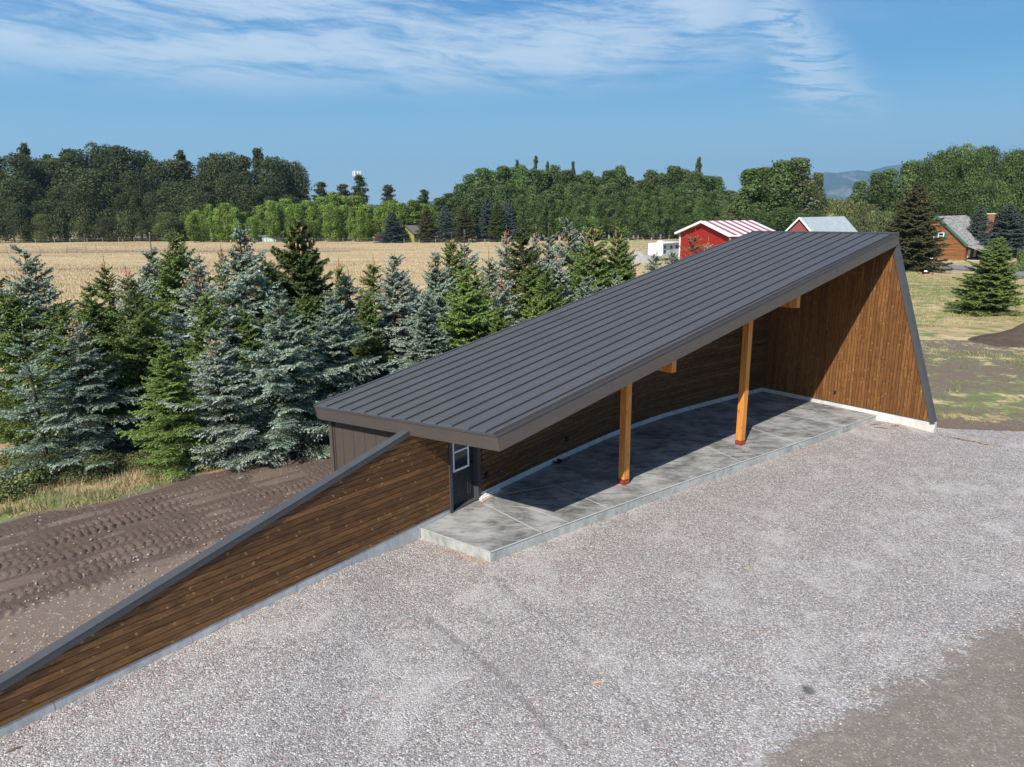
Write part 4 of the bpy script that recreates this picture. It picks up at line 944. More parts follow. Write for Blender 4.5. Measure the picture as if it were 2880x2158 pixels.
# labels: tint, habit, then the row and its place counted from the left edge
tint = {BL: 'blue-green', PA: 'silvery pale', GR: 'green', BR: 'bright green', DK: 'very dark green', 'needles_orange': 'orange-brown dying'}
def ordn(k): return ['first', 'second', 'third', 'fourth', 'fifth', 'sixth', 'seventh', 'eighth', 'ninth', 'tenth', 'eleventh', 'twelfth', 'thirteenth', 'fourteenth', 'fifteenth', 'sixteenth', 'seventeenth', 'eighteenth', 'nineteenth', 'twentieth', 'twenty-first', 'twenty-second', 'twenty-third', 'twenty-fourth', 'twenty-fifth', 'twenty-sixth', 'twenty-seventh', 'twenty-eighth', 'twenty-ninth', 'thirtieth', 'thirty-first', 'thirty-second', 'thirty-third', 'thirty-fourth', 'thirty-fifth', 'thirty-sixth', 'thirty-seventh', 'thirty-eighth', 'thirty-ninth', 'fortieth', 'forty-first', 'forty-second', 'forty-third', 'forty-fourth', 'forty-fifth', 'forty-sixth', 'forty-seventh', 'forty-eighth', 'forty-ninth', 'fiftieth'][k]
def rowname(Y): return 'front row by the dirt track' if Y < 22.3 else 'second row' if Y < 26.3 else 'middle rows' if Y < 31 else 'back rows by the field'
groups = {}
for r in PLANTED: groups.setdefault((rowname(r[3]), tint[r[4]]), []).append(r)
for (rw, tn), rs in groups.items():
    rs.sort(key=lambda r: r[1])
    for k, r in enumerate(rs):
        hab = 'sparse ' if r[5] == 'thin' else 'narrow ' if r[5] == 4 else 'broad ' if r[5] in (1, 5) else ''
        w1 = (ordn(k) + ' ' if len(rs) > 1 else 'the only ')
        r[0]['label'] = (w1 + tn + ' spruce from the left in the ' + rw) if len(rs) > 1 else ('the only ' + hab + tn + ' spruce in the ' + rw)
        if r[6] and len(r[0]['label'].split()) < 14: r[0]['label'] += ', cones on top'
        r[0]['category'] = 'spruce'; r[0]['group'] = 'spruces of the plantation beside the pavilion'

# ------------------------------------------------------------------ broadleaf trees and pines for the distance
def leafcards(P, S, rng, nrmv=None):
    n = len(P); a = rng.normal(size=(n, 3))
    if nrmv is not None:
        q = nrmv + .45 * rng.normal(size=(n, 3)); q /= np.linalg.norm(q, axis=1)[:, None]; a -= (a * q).sum(1)[:, None] * q; a /= np.linalg.norm(a, axis=1)[:, None]
        b = np.cross(q, a); S = np.broadcast_to(S, (n,))[:, None] * rng.uniform(.55, 1.3, (n, 1))
        V = np.stack([P - a * S * .5, P + b * S * .36, P + a * S * .5, P - b * S * .36], 1).reshape(-1, 3)
        return V, np.arange(4 * n).reshape(-1, 4)
    a /= np.linalg.norm(a, axis=1)[:, None]
    b = rng.normal(size=(n, 3)); b -= (a * b).sum(1)[:, None] * a; b /= np.linalg.norm(b, axis=1)[:, None]
    S = np.broadcast_to(S, (n,))[:, None] * rng.uniform(.6, 1.3, (n, 1))
    V = np.stack([P - a * S * .5, P + b * S * .32, P + a * S * .5, P - b * S * .32], 1).reshape(-1, 3)
    return V, np.arange(4 * n).reshape(-1, 4)
def gen_broad(seed, H0, W, trunk_h, nlobe, style='round', leaf=.42, n=7000, limbs=7):
    n = int(n * 1.45); nlobe = int(nlobe * 1.25); rng = np.random.default_rng(seed); rr = random.Random(seed); C_, R_ = [], []
    for k in range(nlobe):
        f = (k + .5) / nlobe
        if style == 'round': h = trunk_h + (H0 - trunk_h) * rr.uniform(.12, .88); prof = math.sin(math.pi * min(1, max(.05, ((h - trunk_h) / (H0 - trunk_h)) ** .8 * .95 + .03))) ** .6
        elif style == 'column': h = trunk_h + (H0 - trunk_h) * (f * .93); q = (h - trunk_h) / (H0 - trunk_h); prof = min(1, q * 3.2 + .35) * (1 - q ** 2.3) ** .85
        elif style == 'oval': h = trunk_h + (H0 - trunk_h) * (f * .9 + .04); q = (h - trunk_h) / (H0 - trunk_h); prof = math.sin(math.pi * min(1, q * .82 + .16)) ** .7
        else: h = H0 * rr.uniform(.2, .8); prof = math.sin(math.pi * h / H0) ** .5
        a = rr.uniform(0, 6.283); r = W / 2 * prof * rr.uniform(.25, .82)
        s = W * {'round': rr.uniform(.08, .19), 'column': rr.uniform(.15, .25) * (1 if style != 'column' or h < H0 * .75 else .9), 'oval': rr.uniform(.17, .28), 'bush': rr.uniform(.16, .3)}[style]
        C_.append((r * math.cos(a), r * math.sin(a), h)); R_.append((s, s, s * {'round': rr.uniform(.9, 1.5), 'column': rr.uniform(.95, 1.6), 'oval': rr.uniform(.9, 1.5), 'bush': .8}[style]))
    if style in ('column', 'oval', 'round'):
        for j in range(3): C_.append((rr.uniform(-.12, .12) * W, rr.uniform(-.12, .12) * W, H0 * (.87 + .035 * j))); R_.append((W * (.15 - .035 * j), W * (.15 - .035 * j), H0 * .055))
    C_ = np.array(C_); R_ = np.array(R_); w = R_.prod(1) ** .62; w /= w.sum(); pick = rng.choice(len(C_), n, p=w)
    d = rng.normal(size=(n, 3)); d /= np.linalg.norm(d, axis=1)[:, None]; rad = rng.uniform(.55, 1.0, (n, 1)) ** .55 * (1 + .26 * np.abs(rng.normal(size=(n, 1))) * (rng.random((n, 1)) < .30))
    P = C_[pick] + d * R_[pick] * rad
    zc = H0 * .94; hi_ = P[:, 2] > zc; P[hi_, 2] = zc + (P[hi_, 2] - zc) * .45; P[:, 2] += rng.normal(0, H0 * .006, n)
    # a ragged wisp of shoots at the top
    nv = d * np.array([1, 1, .8]) + P / (np.linalg.norm(P - np.array([0, 0, H0 * .45]), axis=1)[:, None] + 1) * [.5, .5, 0]; nv /= np.linalg.norm(nv, axis=1)[:, None]; V, Fc = leafcards(P, leaf * rng.choice([.6, .85, 1.15], n), rng, nv); lobe = rng.uniform(0, .62, len(C_)) ** 1.3
    tone = np.repeat(lobe[pick] + rng.uniform(.0, .5, n), 4)
    me = fastmesh('leaf_crown', V, Fc, 'leaf_poplar', dict(tone=np.clip(tone, 0, 1)))
    TB = MB(); tr = H0 * .014 + .05
    TB.tube([(0, 0, -.2), (.02 * H0 * .1, 0, H0 * .3), (-.03, .05, H0 * .62), (0, 0, H0 * .86)], [tr * 1.15, tr * .9, tr * .5, tr * .12], 7)
    for k in range(limbs):
        j = rr.randrange(len(C_)); c = C_[j]; z0 = c[2] * rr.uniform(.45, .7)
        TB.tube([(0, 0, z0), (c[0] * .55, c[1] * .55, (z0 + c[2]) / 2 + .3), tuple(c)], [tr * .42, tr * .28, tr * .08], 5, False)
    tm = bpy.data.meshes.new('tree_trunk'); tm.from_pydata(TB.v, [], TB.f); tm.materials.append(MATS['bark'])
    return me, tm
COT = [gen_broad(31, 22, 13, 3, 60, 'round', .50, 11000, 12), gen_broad(32, 24, 11, 4, 60, 'round', .48, 10000, 12), gen_broad(33, 21, 15, 2.5, 75, 'round', .52, 12000, 14), gen_broad(34, 22, 9, 1.0, 46, 'oval', .46, 8000, 9)]
ASP = [gen_broad(41, 9, 3.8, .8, 28, 'column', .28, 5200, 7), gen_broad(42, 10, 3.4, 1.0, 26, 'column', .27, 4800, 7), gen_broad(43, 8.5, 4.6, .7, 30, 'oval', .29, 5600, 8)]
POP = [gen_broad(51, 16, 5.4, 2.2, 34, 'column', .38, 7200, 9), gen_broad(52, 17, 4.6, 3.0, 32, 'column', .36, 6600, 9), gen_broad(53, 15, 6.2, 2.0, 38, 'column', .40, 7600, 9)]
BUSH = [gen_broad(61, 4, 5.5, .3, 22, 'bush', .26, 3400, 5), gen_broad(62, 3.4, 4.2, .3, 18, 'bush', .24, 3000, 5)]
def gen_pine(seed, H0=14, W=5.5, up=.3):
    rng = np.random.default_rng(seed); rr = random.Random(seed); Ps = []; Ts = []; TB = MB()
    TB.tube([(0, 0, -.2), (.05, 0, H0 * .5), (0, .05, H0 * .97)], [.22, .15, .03], 7); tone = []
    z = H0 * .22
    while z < H0 * .97:
        h = z / H0; Lb = W / 2 * (1 - h) ** .55 * (.55 + .6 * min(1, (h - .15) * 2.2))
        for k in range(rr.randint(3, 5)):
            a = rr.uniform(0, 6.283); L = Lb * rr.uniform(.5, 1.15); e = rr.uniform(.0, .6) * up * 2
            d = np.array([math.cos(a), math.sin(a), e]); TB.tube([(0, 0, z), tuple(np.array([0, 0, z]) + d * L)], [.05, .015], 4, False)
            nc = max(2, int(L / .5))
            for j in range(nc):
                c = np.array([0, 0, z]) + d * L * (j + 1) / nc; m_ = 16; q = c + rng.normal(0, .21, (m_, 3)) * [1, 1, .7]; Ps.append(q); tt = q - c + d * .2; Ts.append(tt / np.linalg.norm(tt, axis=1)[:, None]); tone.append(rng.uniform(0, 1, m_))
        z += rr.uniform(.35, .7)
    P = np.concatenate(Ps); T = np.concatenate(Ts); V, Fc = tufts(P, T, .34, rng, 3, .30); me = fastmesh('pine_foliage', V, Fc, 'needles_dark', dict(tone=np.repeat(np.concatenate(tone), 9)))
    tm = bpy.data.meshes.new('pine_trunk'); tm.from_pydata(TB.v, [], TB.f); tm.materials.append(MATS['bark'])
    return me, tm
PIN = [gen_pine(71), gen_pine(72, 14, 4.6, .2), gen_pine(73, 14, 6.2, .4)]
BACK = []
def back(px, ytop, Y, meshes, H0, mat, wpx, W0_, name, cat, sect, desc, trunk='bark', cones=False, cone_mat='cone_brown'):
    """background tree: crown top pixel, forward distance, crown width in photo pixels"""
    p = atY(px, ytop, Y); gz = float(g_h(p[0], p[1])) - .05; h = p[2] - gz; wm = wpx / F * Y; s = h / H0
    e = tree_of('b', meshes, mat, (p[0], p[1], gz), h, H0, wm / (W0_ * s), (px * .37 + Y) % 6.28, name, cones, trunk, cone_mat)
    BACK.append((e, px, Y, cat, sect, desc)); return e
D_ = 2880 / 2211.0
# tall dark wood at the left, three depths
prof = [(0, 322), (45, 305), (100, 345), (150, 315), (220, 306), (300, 318), (350, 330), (410, 325), (450, 332), (510, 325), (560, 318), (620, 340), (655, 368)]
def ptop(x): return np.interp(x, [p[0] for p in prof], [p[1] for p in prof])
rs = random.Random(5)
for k, x in enumerate(range(-20, 650, 46)):
    xx = x + rs.uniform(-9, 9); back(xx * D_, (ptop(xx) + rs.uniform(-4, 14)) * D_, 222 + rs.uniform(-5, 5), (COT[k % 3] if k % 3 else POP[k % 2]), ([22, 24, 21][k % 3] if k % 3 else [16, 17][k % 2]), 'leaf_cottonwood', rs.uniform(80, 108) * D_ * (1 if k % 3 else .8), ([13, 11, 15][k % 3] if k % 3 else [5.4, 4.6][k % 2]), 'cottonwood_tree', 'tree', 'back line of the dark wood', 'tall dark cottonwood', 'grey_bark')
for k, x in enumerate(range(-30, 640, 40)):
    xx = x + rs.uniform(-8, 8); back(xx * D_, (ptop(xx) + rs.uniform(38, 84)) * D_, 212 + rs.uniform(-4, 3), COT[(k + 1) % 4], [22, 24, 21, 22][(k + 1) % 4], 'leaf_cottonwood', rs.uniform(66, 88) * D_, [13, 11, 15, 8][(k + 1) % 4], 'cottonwood_tree', 'tree', 'middle line of the dark wood', 'dark cottonwood', 'grey_bark')
for k, x in enumerate(range(-10, 400, 47)):
    xx = x + rs.uniform(-8, 8); back(xx * D_, (448 + rs.uniform(-16, 30)) * D_, 203 + rs.uniform(-3, 3), COT[3] if k % 3 else BUSH[0], 22 if k % 3 else 4, 'leaf_cottonwood' if k % 2 else 'leaf_willow', rs.uniform(40, 58) * D_, 9 if k % 3 else 5.5, 'young_tree' if k % 3 else 'shrub', 'tree' if k % 3 else 'shrub', 'edge of the dark wood', 'low olive green tree' if k % 3 else 'olive green shrub', 'grey_bark')
for px, py in ((64, 398), (598, 428), (130, 430), (188, 415), (505, 418), (722, 412)): back(px, py, 230, PIN[0], 14, DK, 60, 5.5, 'pine_tree', 'pine', 'skyline of the dark wood', 'spiky pine')
# young aspens
at_ = [(350, 478), (378, 490), (404, 448), (425, 452), (448, 448), (470, 462), (490, 436), (512, 455), (535, 440), (560, 442), (585, 430), (612, 428), (640, 438), (664, 430), (690, 424), (716, 412), (742, 420), (765, 422), (790, 440), (815, 446), (842, 432), (866, 436), (890, 430), (915, 440), (930, 452)]
for k, (x, y) in enumerate(at_): back(x * D_, y * D_, 204 + (k % 3) * 2.5, ASP[k % 3], [9, 10, 8.5][k % 3], 'leaf_aspen', rs.uniform(40, 54) * D_, [3.8, 3.4, 4.6][k % 3], 'aspen_tree', 'aspen', 'back line of the yellow-green grove', 'tall yellow-green aspen', 'pale_bark')
for k, x in enumerate(list(range(412, 850, 19))):
    y = 447 + 9 * math.sin(x * .05) + rs.uniform(-8, 16); back((x + rs.uniform(-5, 5)) * D_, y * D_, 194 + rs.uniform(-2, 3), ASP[(k + 1) % 3], [9, 10, 8.5][(k + 1) % 3], 'leaf_aspen', rs.uniform(28, 40) * D_, [3.8, 3.4, 4.6][(k + 1) % 3], 'aspen_tree', 'aspen', 'front line of the yellow-green grove', 'young yellow-green aspen', 'pale_bark')
# pines on the skyline
for px, py, w_ in ((692 * D_, 392, 46), (740 * D_, 396, 50), (775 * D_, 376, 42), (838 * D_, 398, 46), (915 * D_, 408, 40), (655 * D_, 398, 30)):
    back(px, py * D_, 262, PIN[int(px) % 3], 14, 'needles_brown_top' if py in (398, 396) else DK, w_ * 1.45, [5.5, 4.6, 6.2][int(px) % 3], 'pine_tree', 'pine', 'skyline behind the aspens', 'open-crowned pine')
# big ornamental spruces round the olive house
for k, (px, py, w_, Y, mt, cn) in enumerate(((1104, 597, 70, 186, 'needles_far_blue', 1), (1198, 578, 56, 186, 'needles_brown_top', 1), (1253, 576, 58, 187, 'needles_far_blue', 0), (1307, 577, 58, 186, 'needles_brown_top', 1), (1366, 548, 56, 192, 'needles_far_blue', 0), (1398, 564, 54, 187, DK, 1), (1430, 560, 60, 190, 'needles_far_blue', 1))):
    back(px, py, Y, SP_BIG[k % 2], 6, mt, w_ * 1.3, [3.3, 3.7][k % 2], 'spruce_tree', 'spruce', 'group round the olive house', 'tall conical spruce', 'bark', cn)
# poplar block
pt = [(950, 425), (972, 412), (995, 392), (1018, 375), (1040, 358), (1062, 366), (1085, 352), (1105, 356), (1128, 350), (1150, 362), (1172, 356), (1198, 352), (1222, 358), (1246, 370), (1268, 364), (1292, 372), (1316, 362), (1338, 357), (1360, 372), (1384, 380), (1406, 364), (1430, 366), (1456, 355), (1480, 360), (1502, 366), (1526, 372), (1550, 382), (1572, 404)]
for k, (x, y) in enumerate(pt): back(x * D_, (y + 1 + rs.uniform(-5, 6)) * D_, 214 + (k % 4) * 2, POP[k % 3], [16, 17, 15][k % 3], 'leaf_poplar', rs.uniform(46, 66) * D_, [5.4, 4.6, 6.2][k % 3], 'poplar_tree', 'poplar', 'back line of the dark green poplar block', 'tall poplar', 'pale_bark')
for k, x in enumerate(range(985, 1600, 24)):
    yb = np.interp(x, [p[0] for p in pt], [p[1] for p in pt]); back((x + rs.uniform(-4, 4)) * D_, (max(yb + 26, 396) + rs.uniform(-6, 14)) * D_, 204 + rs.uniform(-2, 2), POP[(k + 1) % 3], [16, 17, 15][(k + 1) % 3], 'leaf_poplar', rs.uniform(38, 54) * D_, [5.4, 4.6, 6.2][(k + 1) % 3], 'poplar_tree', 'poplar', 'middle line of the dark green poplar block', 'mid-height poplar', 'pale_bark')
for k, x in enumerate(range(1110, 1590, 19)):
    back((x + rs.uniform(-4, 4)) * D_, (424 + rs.uniform(-8, 10)) * D_, 193 + rs.uniform(-2, 2), POP[(k + 2) % 3], [16, 17, 15][(k + 2) % 3], 'leaf_poplar', rs.uniform(30, 42) * D_, [5.4, 4.6, 6.2][(k + 2) % 3], 'poplar_tree', 'poplar', 'front line of the dark green poplar block', 'shorter poplar', 'pale_bark')
for px, py, w_ in ((1507, 436, 26), (1455, 446, 22), (1612, 452, 24), (1967, 440, 34), (1540, 452, 22)): back(px, py, 232, PIN[int(px) % 3], 14, DK, w_, [5.5, 4.6, 6.2][int(px) % 3], 'pine_tree', 'pine', 'skyline of the poplar block', 'dark pine top')
# right hand trees
for px, py, w_, Y, k, mt, nm, ds in ((2085, 540, 60, 170, 1, 'leaf_willow', 'willow_tree', 'small grey-green tree right of the poplar block'), (2113, 466, 78, 142, 1, 'leaf_poplar', 'poplar_tree', 'left crown of the big clump behind the red barns'), (2150, 464, 84, 146, 0, 'leaf_poplar', 'poplar_tree', 'second crown of the big clump behind the red barns'), (2205, 446, 92, 142, 2, 'leaf_poplar', 'poplar_tree', 'third crown of the big clump behind the red barns'), (2250, 434, 88, 144, 1, 'leaf_willow', 'poplar_tree', 'tallest crown of the big clump behind the red barns'), (2302, 478, 46, 150, 1, 'leaf_willow', 'poplar_tree', 'thin leaning poplar right of the big clump')):
    e = back(px, py, Y, POP[k], [16, 17, 15][k], mt, w_ * 1.3, [5.4, 4.6, 6.2][k], nm, 'tree', None, ds, 'grey_bark')
for px, py, w_, Y, ds in ((2130, 590, 80, 132, 'low bushy tree at the foot of the clump behind the red barn'), (2215, 580, 90, 131, 'low bushy tree behind the gap between the barns'), (2290, 590, 76, 131, 'low bushy tree over the tin barn roof')):
    back(px, py, Y, COT[3], 22, 'leaf_poplar', w_, 8, 'broadleaf_tree', 'tree', None, ds, 'grey_bark')
for px, py, w_, Y, k, mt, ds in ((2345, 556, 86, 150, 0, 'leaf_shrub', 'light green bushy tree right of the tin barn ridge'), (2395, 560, 70, 146, 1, 'leaf_shrub', 'light green bushy tree further right of the tin barn'), (2440, 572, 80, 140, 0, 'leaf_willow', 'olive bushy tree left of the brown-topped spruce'), (2480, 590, 70, 128, 1, 'leaf_willow', 'low olive bushy tree beside the brown-topped spruce'), (2385, 610, 80, 126, 0, 'leaf_willow', 'low olive bush above the tin barn eave'), (2330, 600, 70, 135, 1, 'leaf_shrub', 'low yellow-green bush above the tin barn roof')):
    back(px, py, Y, BUSH[k], [4, 3.4][k], mt, w_, [5.5, 4.2][k], 'bushy_tree', 'tree', None, ds, 'grey_bark')
for px, py, w_, Y, k, mt, ds in ((2421, 503, 46, 152, 1, 'leaf_poplar', 'small round-topped poplar in front of the mountain'), (2470, 478, 58, 150, 0, 'leaf_poplar', 'leaning poplar in front of the mountain, left of a pair'), (2503, 468, 56, 152, 1, 'leaf_poplar', 'leaning poplar in front of the mountain, right of a pair'), (2566, 448, 74, 140, 2, 'leaf_poplar', 'tall poplar directly behind the brown-topped spruce')):
    back(px, py, Y, POP[k], [16, 17, 15][k], mt, w_ * 1.3, [5.4, 4.6, 6.2][k], 'poplar_tree', 'poplar', None, ds, 'grey_bark')
for k, (px, py, w_) in enumerate(((2610, 440, 110), (2655, 412, 110), (2700, 402, 110), (2748, 408, 100), (2785, 400, 110), (2850, 418, 100), (2890, 412, 110), (2640, 500, 110), (2720, 505, 110), (2800, 500, 110), (2870, 505, 100))):
    back(px, py, 142 + (k % 3) * 3 - (8 if k > 6 else 0), COT[k % 3], [22, 24, 21][k % 3], 'leaf_poplar', w_, [13, 11, 15][k % 3], 'cottonwood_tree', 'tree', 'big cottonwoods behind the log house', 'tall leafy cottonwood' if k < 7 else 'lower cottonwood', 'grey_bark')
back(2580, 514, 82, SP_BIG[1], 6, 'needles_brown_top', 205, 3.7, 'spruce_tree', 'spruce', None, 'big spruce with brown cone-laden top left of the log house', 'bark', True)
back(2761, 572, 104, SP_BIG[0], 6, 'needles_far_blue', 92, 3.3, 'spruce_tree', 'spruce', None, 'blue-grey spruce behind the log house roof, beside its chimney', 'bark', True)
back(2846, 572, 106, SP_BIG[1], 6, 'needles_far_blue', 150, 3.7, 'spruce_tree', 'spruce', None, 'wide blue-grey spruce right of the log house chimney', 'bark', True)
back(2812, 664, 48.5, SP_BIG[1], 6, GR, 205, 3.9, 'spruce_tree', 'spruce', None, 'dense conical green spruce standing alone on the dry lawn', 'bark', True, 'needles_orange')
back(2893, 700, 80, BUSH[1], 3.4, 'needles_green', 50, 4.2, 'shrub', 'shrub', None, 'dark green shrub in dry grass at the right edge')
sec = {}
for e, px, Y, cat, sect, desc in BACK:
    e['category'] = cat
    if sect is None: e['label'] = desc
    else: sec.setdefault((sect, desc), []).append((px, e))
for (sect, desc), L_ in sec.items():
    L_.sort(key=lambda q: q[0])
    for k, (px, e) in enumerate(L_):
        e['group'] = sect
        e['label'] = (ordn(k) + ' ' + desc + ' from the left, ' + sect) if len(L_) > 1 else (desc + ', ' + sect)

# ------------------------------------------------------------------ buildings beyond
def up_(p, z): return np.array([p[0], p[1], z])
def gable_house(name, label, cat, PL, PR, L, ez, rz_, wall, roof, trim=None, oh=.35, base=-.5, th=.14, stripe=None, gable_mat=None):
    """gable corners PL, PR (plan), body runs L behind the gable; parts: wall, roof, trim"""
    PL = up_(PL, 0); PR = up_(PR, 0); g = PR - PL; W = np.linalg.norm(g); g = g / W; r = np.array([-g[1], g[0], 0]); r = r if r.dot([.3, 1, 0]) > 0 else -r
    root = empty(name, up_((PL + PR) / 2, base + .3), label, cat); mid = (PL + PR) / 2
    m = MB(); q = lambda a, b, z: PL + g * a + r * b + np.array([0, 0, z])
    for b, fl in ((0, False), (L, True)):
        v = [q(0, b, base), q(W, b, base), q(W, b, ez), q(W / 2, b, rz_ - .05), q(0, b, ez)]; uvv = [(0, base), (W, base), (W, ez), (W / 2, rz_), (0, ez)]
        f = (0, 1, 2, 3, 4); m.add(v, [f[::-1] if fl else f], [uvv[::-1] if fl else uvv])
    m.add([q(W, 0, base), q(W, L, base), q(W, L, ez), q(W, 0, ez)], [(0, 1, 2, 3)], [[(0, base), (L, base), (L, ez), (0, ez)]])
    m.add([q(0, L, base), q(0, 0, base), q(0, 0, ez), q(0, L, ez)], [(0, 1, 2, 3)], [[(0, base), (L, base), (L, ez), (0, ez)]])
    part(m, 'wall', wall, root)
    sl_ = (rz_ - ez) / (W / 2); m = MB()
    for sg in (0, 1):
        e = -oh if sg == 0 else W + oh; ze = ez - sl_ * oh
        n_ = 1 if stripe is None else stripe
        for k in range(n_):
            b0 = -oh + (L + 2 * oh) * k / n_; b1 = -oh + (L + 2 * oh) * (k + 1) / n_
            a, b, c, d = q(e, b0, ze), q(W / 2, b0, rz_), q(W / 2, b1, rz_), q(e, b1, ze)
            lift = np.array([0, 0, th]); F_ = [a, b, c, d] if sg == 0 else [b, a, d, c]
            lo = F_; hi2 = [x + lift for x in F_]; m.hexa([lo[0], lo[1], lo[2], lo[3], hi2[0], hi2[1], hi2[2], hi2[3]], k % 2)
    rf = part(m, 'roof', roof, root)
    if trim:
        m = MB()
        for e in (-oh, W + oh):
            ze = ez - sl_ * oh; m.bar(q(e, -oh - .03, ze + th / 2 - .02), q(W / 2, -oh - .03, rz_ + th / 2 - .02), .06, th + .16)
        part(m, 'rake_trim', trim, root)
        m = MB(); m.bar(q(W + oh + .03, -oh, ez - sl_ * oh + .02), q(W + oh + .03, L + oh, ez - sl_ * oh + .02), .05, .16); part(m, 'eave_trim', trim, root)
    return root, q, W, r, g
# red barn with the striped roof
PL = atY(1914.2, 654.4, 97.0); PR = atY(2055, 660.7, 86.8)
rb, q, W, r, g = gable_house('red_barn', 'red barn with red and white striped metal roof', 'barn', PL, PR, 6.6, (PL[2] + PR[2]) / 2, 5.55, 'barn_red', ['white_stripe_roof', 'red_stripe_roof'], 'white_paint', .55, -.5, .12, 13)
for a in (0.02, W - .02):
    m = MB(); m.bar(q(a, -.03, -.4), q(a, -.03, 3.75), .22, .05, (0, 1, 0)); part(m, 'corner_trim', 'white_paint', rb)
m = MB(); c = q(W * .46, -.25, .75); ang = math.atan2(g[1], g[0]); m.box(c, (1.0, .5, .75), ang); ac = part(m, 'window_unit', 'white_paint', rb)
m = MB(); m.box(c - r * .26, (.62, .03, .5), ang); o = m.build('grille', 'dark_glass', None, ac['_w']); o.parent = ac; o.location = (0, 0, 0)
m = MB()
for k in range(1, 36): m.bar(q(W * k / 36, -.012, -.4), q(W * k / 36, -.012, min(3.7 + 1.75 * (1 - abs(2 * k / 36 - 1)), 5.3)), .03, .02, (0, 1, 0))
part(m, 'siding_rib', 'barn_red', rb)
# weathered barn
PL = atY(2187, 672, 105.7); PR = atY(2311, 676, 99.8)
ob, q, W, r, g = gable_house('weathered_barn', 'faded red board barn with pale rusty tin roof', 'barn', PL, PR, 10.2, 2.5, 5.8, 'barn_old_red', 'tin_roof', 'white_paint', .3, -.5, .08)
m = MB()
for k in range(1, 22): m.bar(q(W * k / 22, -.012, 1.0), q(W * k / 22, -.012, 2.45 + 3.15 * (1 - abs(2 * k / 22 - 1))), .035, .02, (0, 1, 0))
part(m, 'board_gap', 'bark', ob)
m = MB(); sl_ = 3.3 / (W / 2)
for k in range(24):
    b = -.3 + 10.8 * k / 23
    for sg in (0, 1):
        e = -.3 if sg == 0 else W + .3; m.bar(q(e, b, 2.5 - sl_ * .3 + .10), q(W / 2, b, 5.8 + .10), .05, .035)
rfo = [c for c in ob.children if c.name.startswith('roof')][0]; o = m.build('roof_rib', 'tin_roof', None, rfo['_w']); o.parent = rfo; o.location = (0, 0, 0); o['kind'] = 'stuff'
# log house
PR = np.array([62.8, 99.4, 0]); PL = PR - np.array([.66, -.75, 0]) * 8.0
lh, q, W, r, g = gable_house('log_house', 'brown log-sided house with steep grey shake roof and green trim', 'house', PL, PR, 11.5, 2.05, 5.72, 'log_siding', 'shake_roof', 'green_trim', .30, -.5, .14)
ang = math.atan2(g[1], g[0])
def gp(px, py): return onplane(px, py, up_(PL, 0) - r * .04, r)
def win(px0, px1, py0, py1, shut=True):
    a = gp(px0, py1); b = gp(px1, py0); w_ = abs((b - a).dot(g)); h_ = b[2] - a[2]; c = (a + b) / 2
    m = MB(); t_ = .07
    for dx, dz, sx, sz in ((-w_ / 2, 0, t_ * 1.6, h_), (w_ / 2, 0, t_ * 1.6, h_), (0, h_ / 2, w_, t_), (0, -h_ / 2, w_, t_ * 1.6), (0, 0, w_ - .1, t_)): m.box(c + g * dx + np.array([0, 0, dz]) - r * (.0 if dz or sx > .2 else .004), (sx, .07, sz), ang)
    f = part(m, 'window', 'white_paint', lh); m = MB(); m.box(c, (w_, .04, h_), ang); o = m.build('pane', 'dark_glass', None, f['_w']); o.parent = f; o.location = (0, 0, 0)
    if shut:
        for sg in (-1, 1): m = MB(); m.box(c + g * sg * (w_ / 2 + .27), (.40, .06, h_ + .1), ang); part(m, 'shutter', 'green_trim', lh)
win(2638, 2655, 655.5, 672.5); win(2608, 2628, 656, 672.5, False); win(2616.5, 2624, 711, 728, False)
# porch
sl_ = (5.72 - 2.05) / (W / 2); ze = 2.05 - sl_ * .3; m = MB()
m.hexa([q(W + .25, -.3, ze - .0), q(W + 2.9, -.3, ze - .95), q(W + 2.9, 11.8, ze - .95), q(W + .25, 11.8, ze), q(W + .25, -.3, ze + .12), q(W + 2.9, -.3, ze - .83), q(W + 2.9, 11.8, ze - .83), q(W + .25, 11.8, ze + .12)])
part(m, 'porch_roof', 'shake_roof', lh)
for b in (0.0, 5.4, 11.0): m = MB(); m.box(q(W + 2.65, b, .35), (.16, .16, 1.6), ang); part(m, 'porch_post', 'log_siding', lh)
m = MB(); m.hexa([q(W + .02, -.2, -.5), q(W + 2.8, -.2, -.5), q(W + 2.8, 9, -.5), q(W + .02, 9, -.5), q(W + .02, -.2, -.1), q(W + 2.8, -.2, -.1), q(W + 2.8, 9, -.1), q(W + .02, 9, -.1)]); part(m, 'porch_floor', 'sand', lh)
for b in (1.5, 4.0): m = MB(); c = q(W + .03, b, .75); m.box(c, (.06, .9, 1.1), ang + 0); part(m, 'window', 'white_paint', lh)
m = MB(); c = q(W * .92, 11.9, 0); m.box((c[0], c[1], 2.9), (.95, .95, 6.2), ang); ch = part(m, 'chimney', 'brick', lh)
m = MB(); m.box((c[0], c[1], 6.05), (1.1, 1.1, .14), ang); o = m.build('chimney_cap', 'sand', None, ch['_w']); o.parent = ch; o.location = (0, 0, 0)
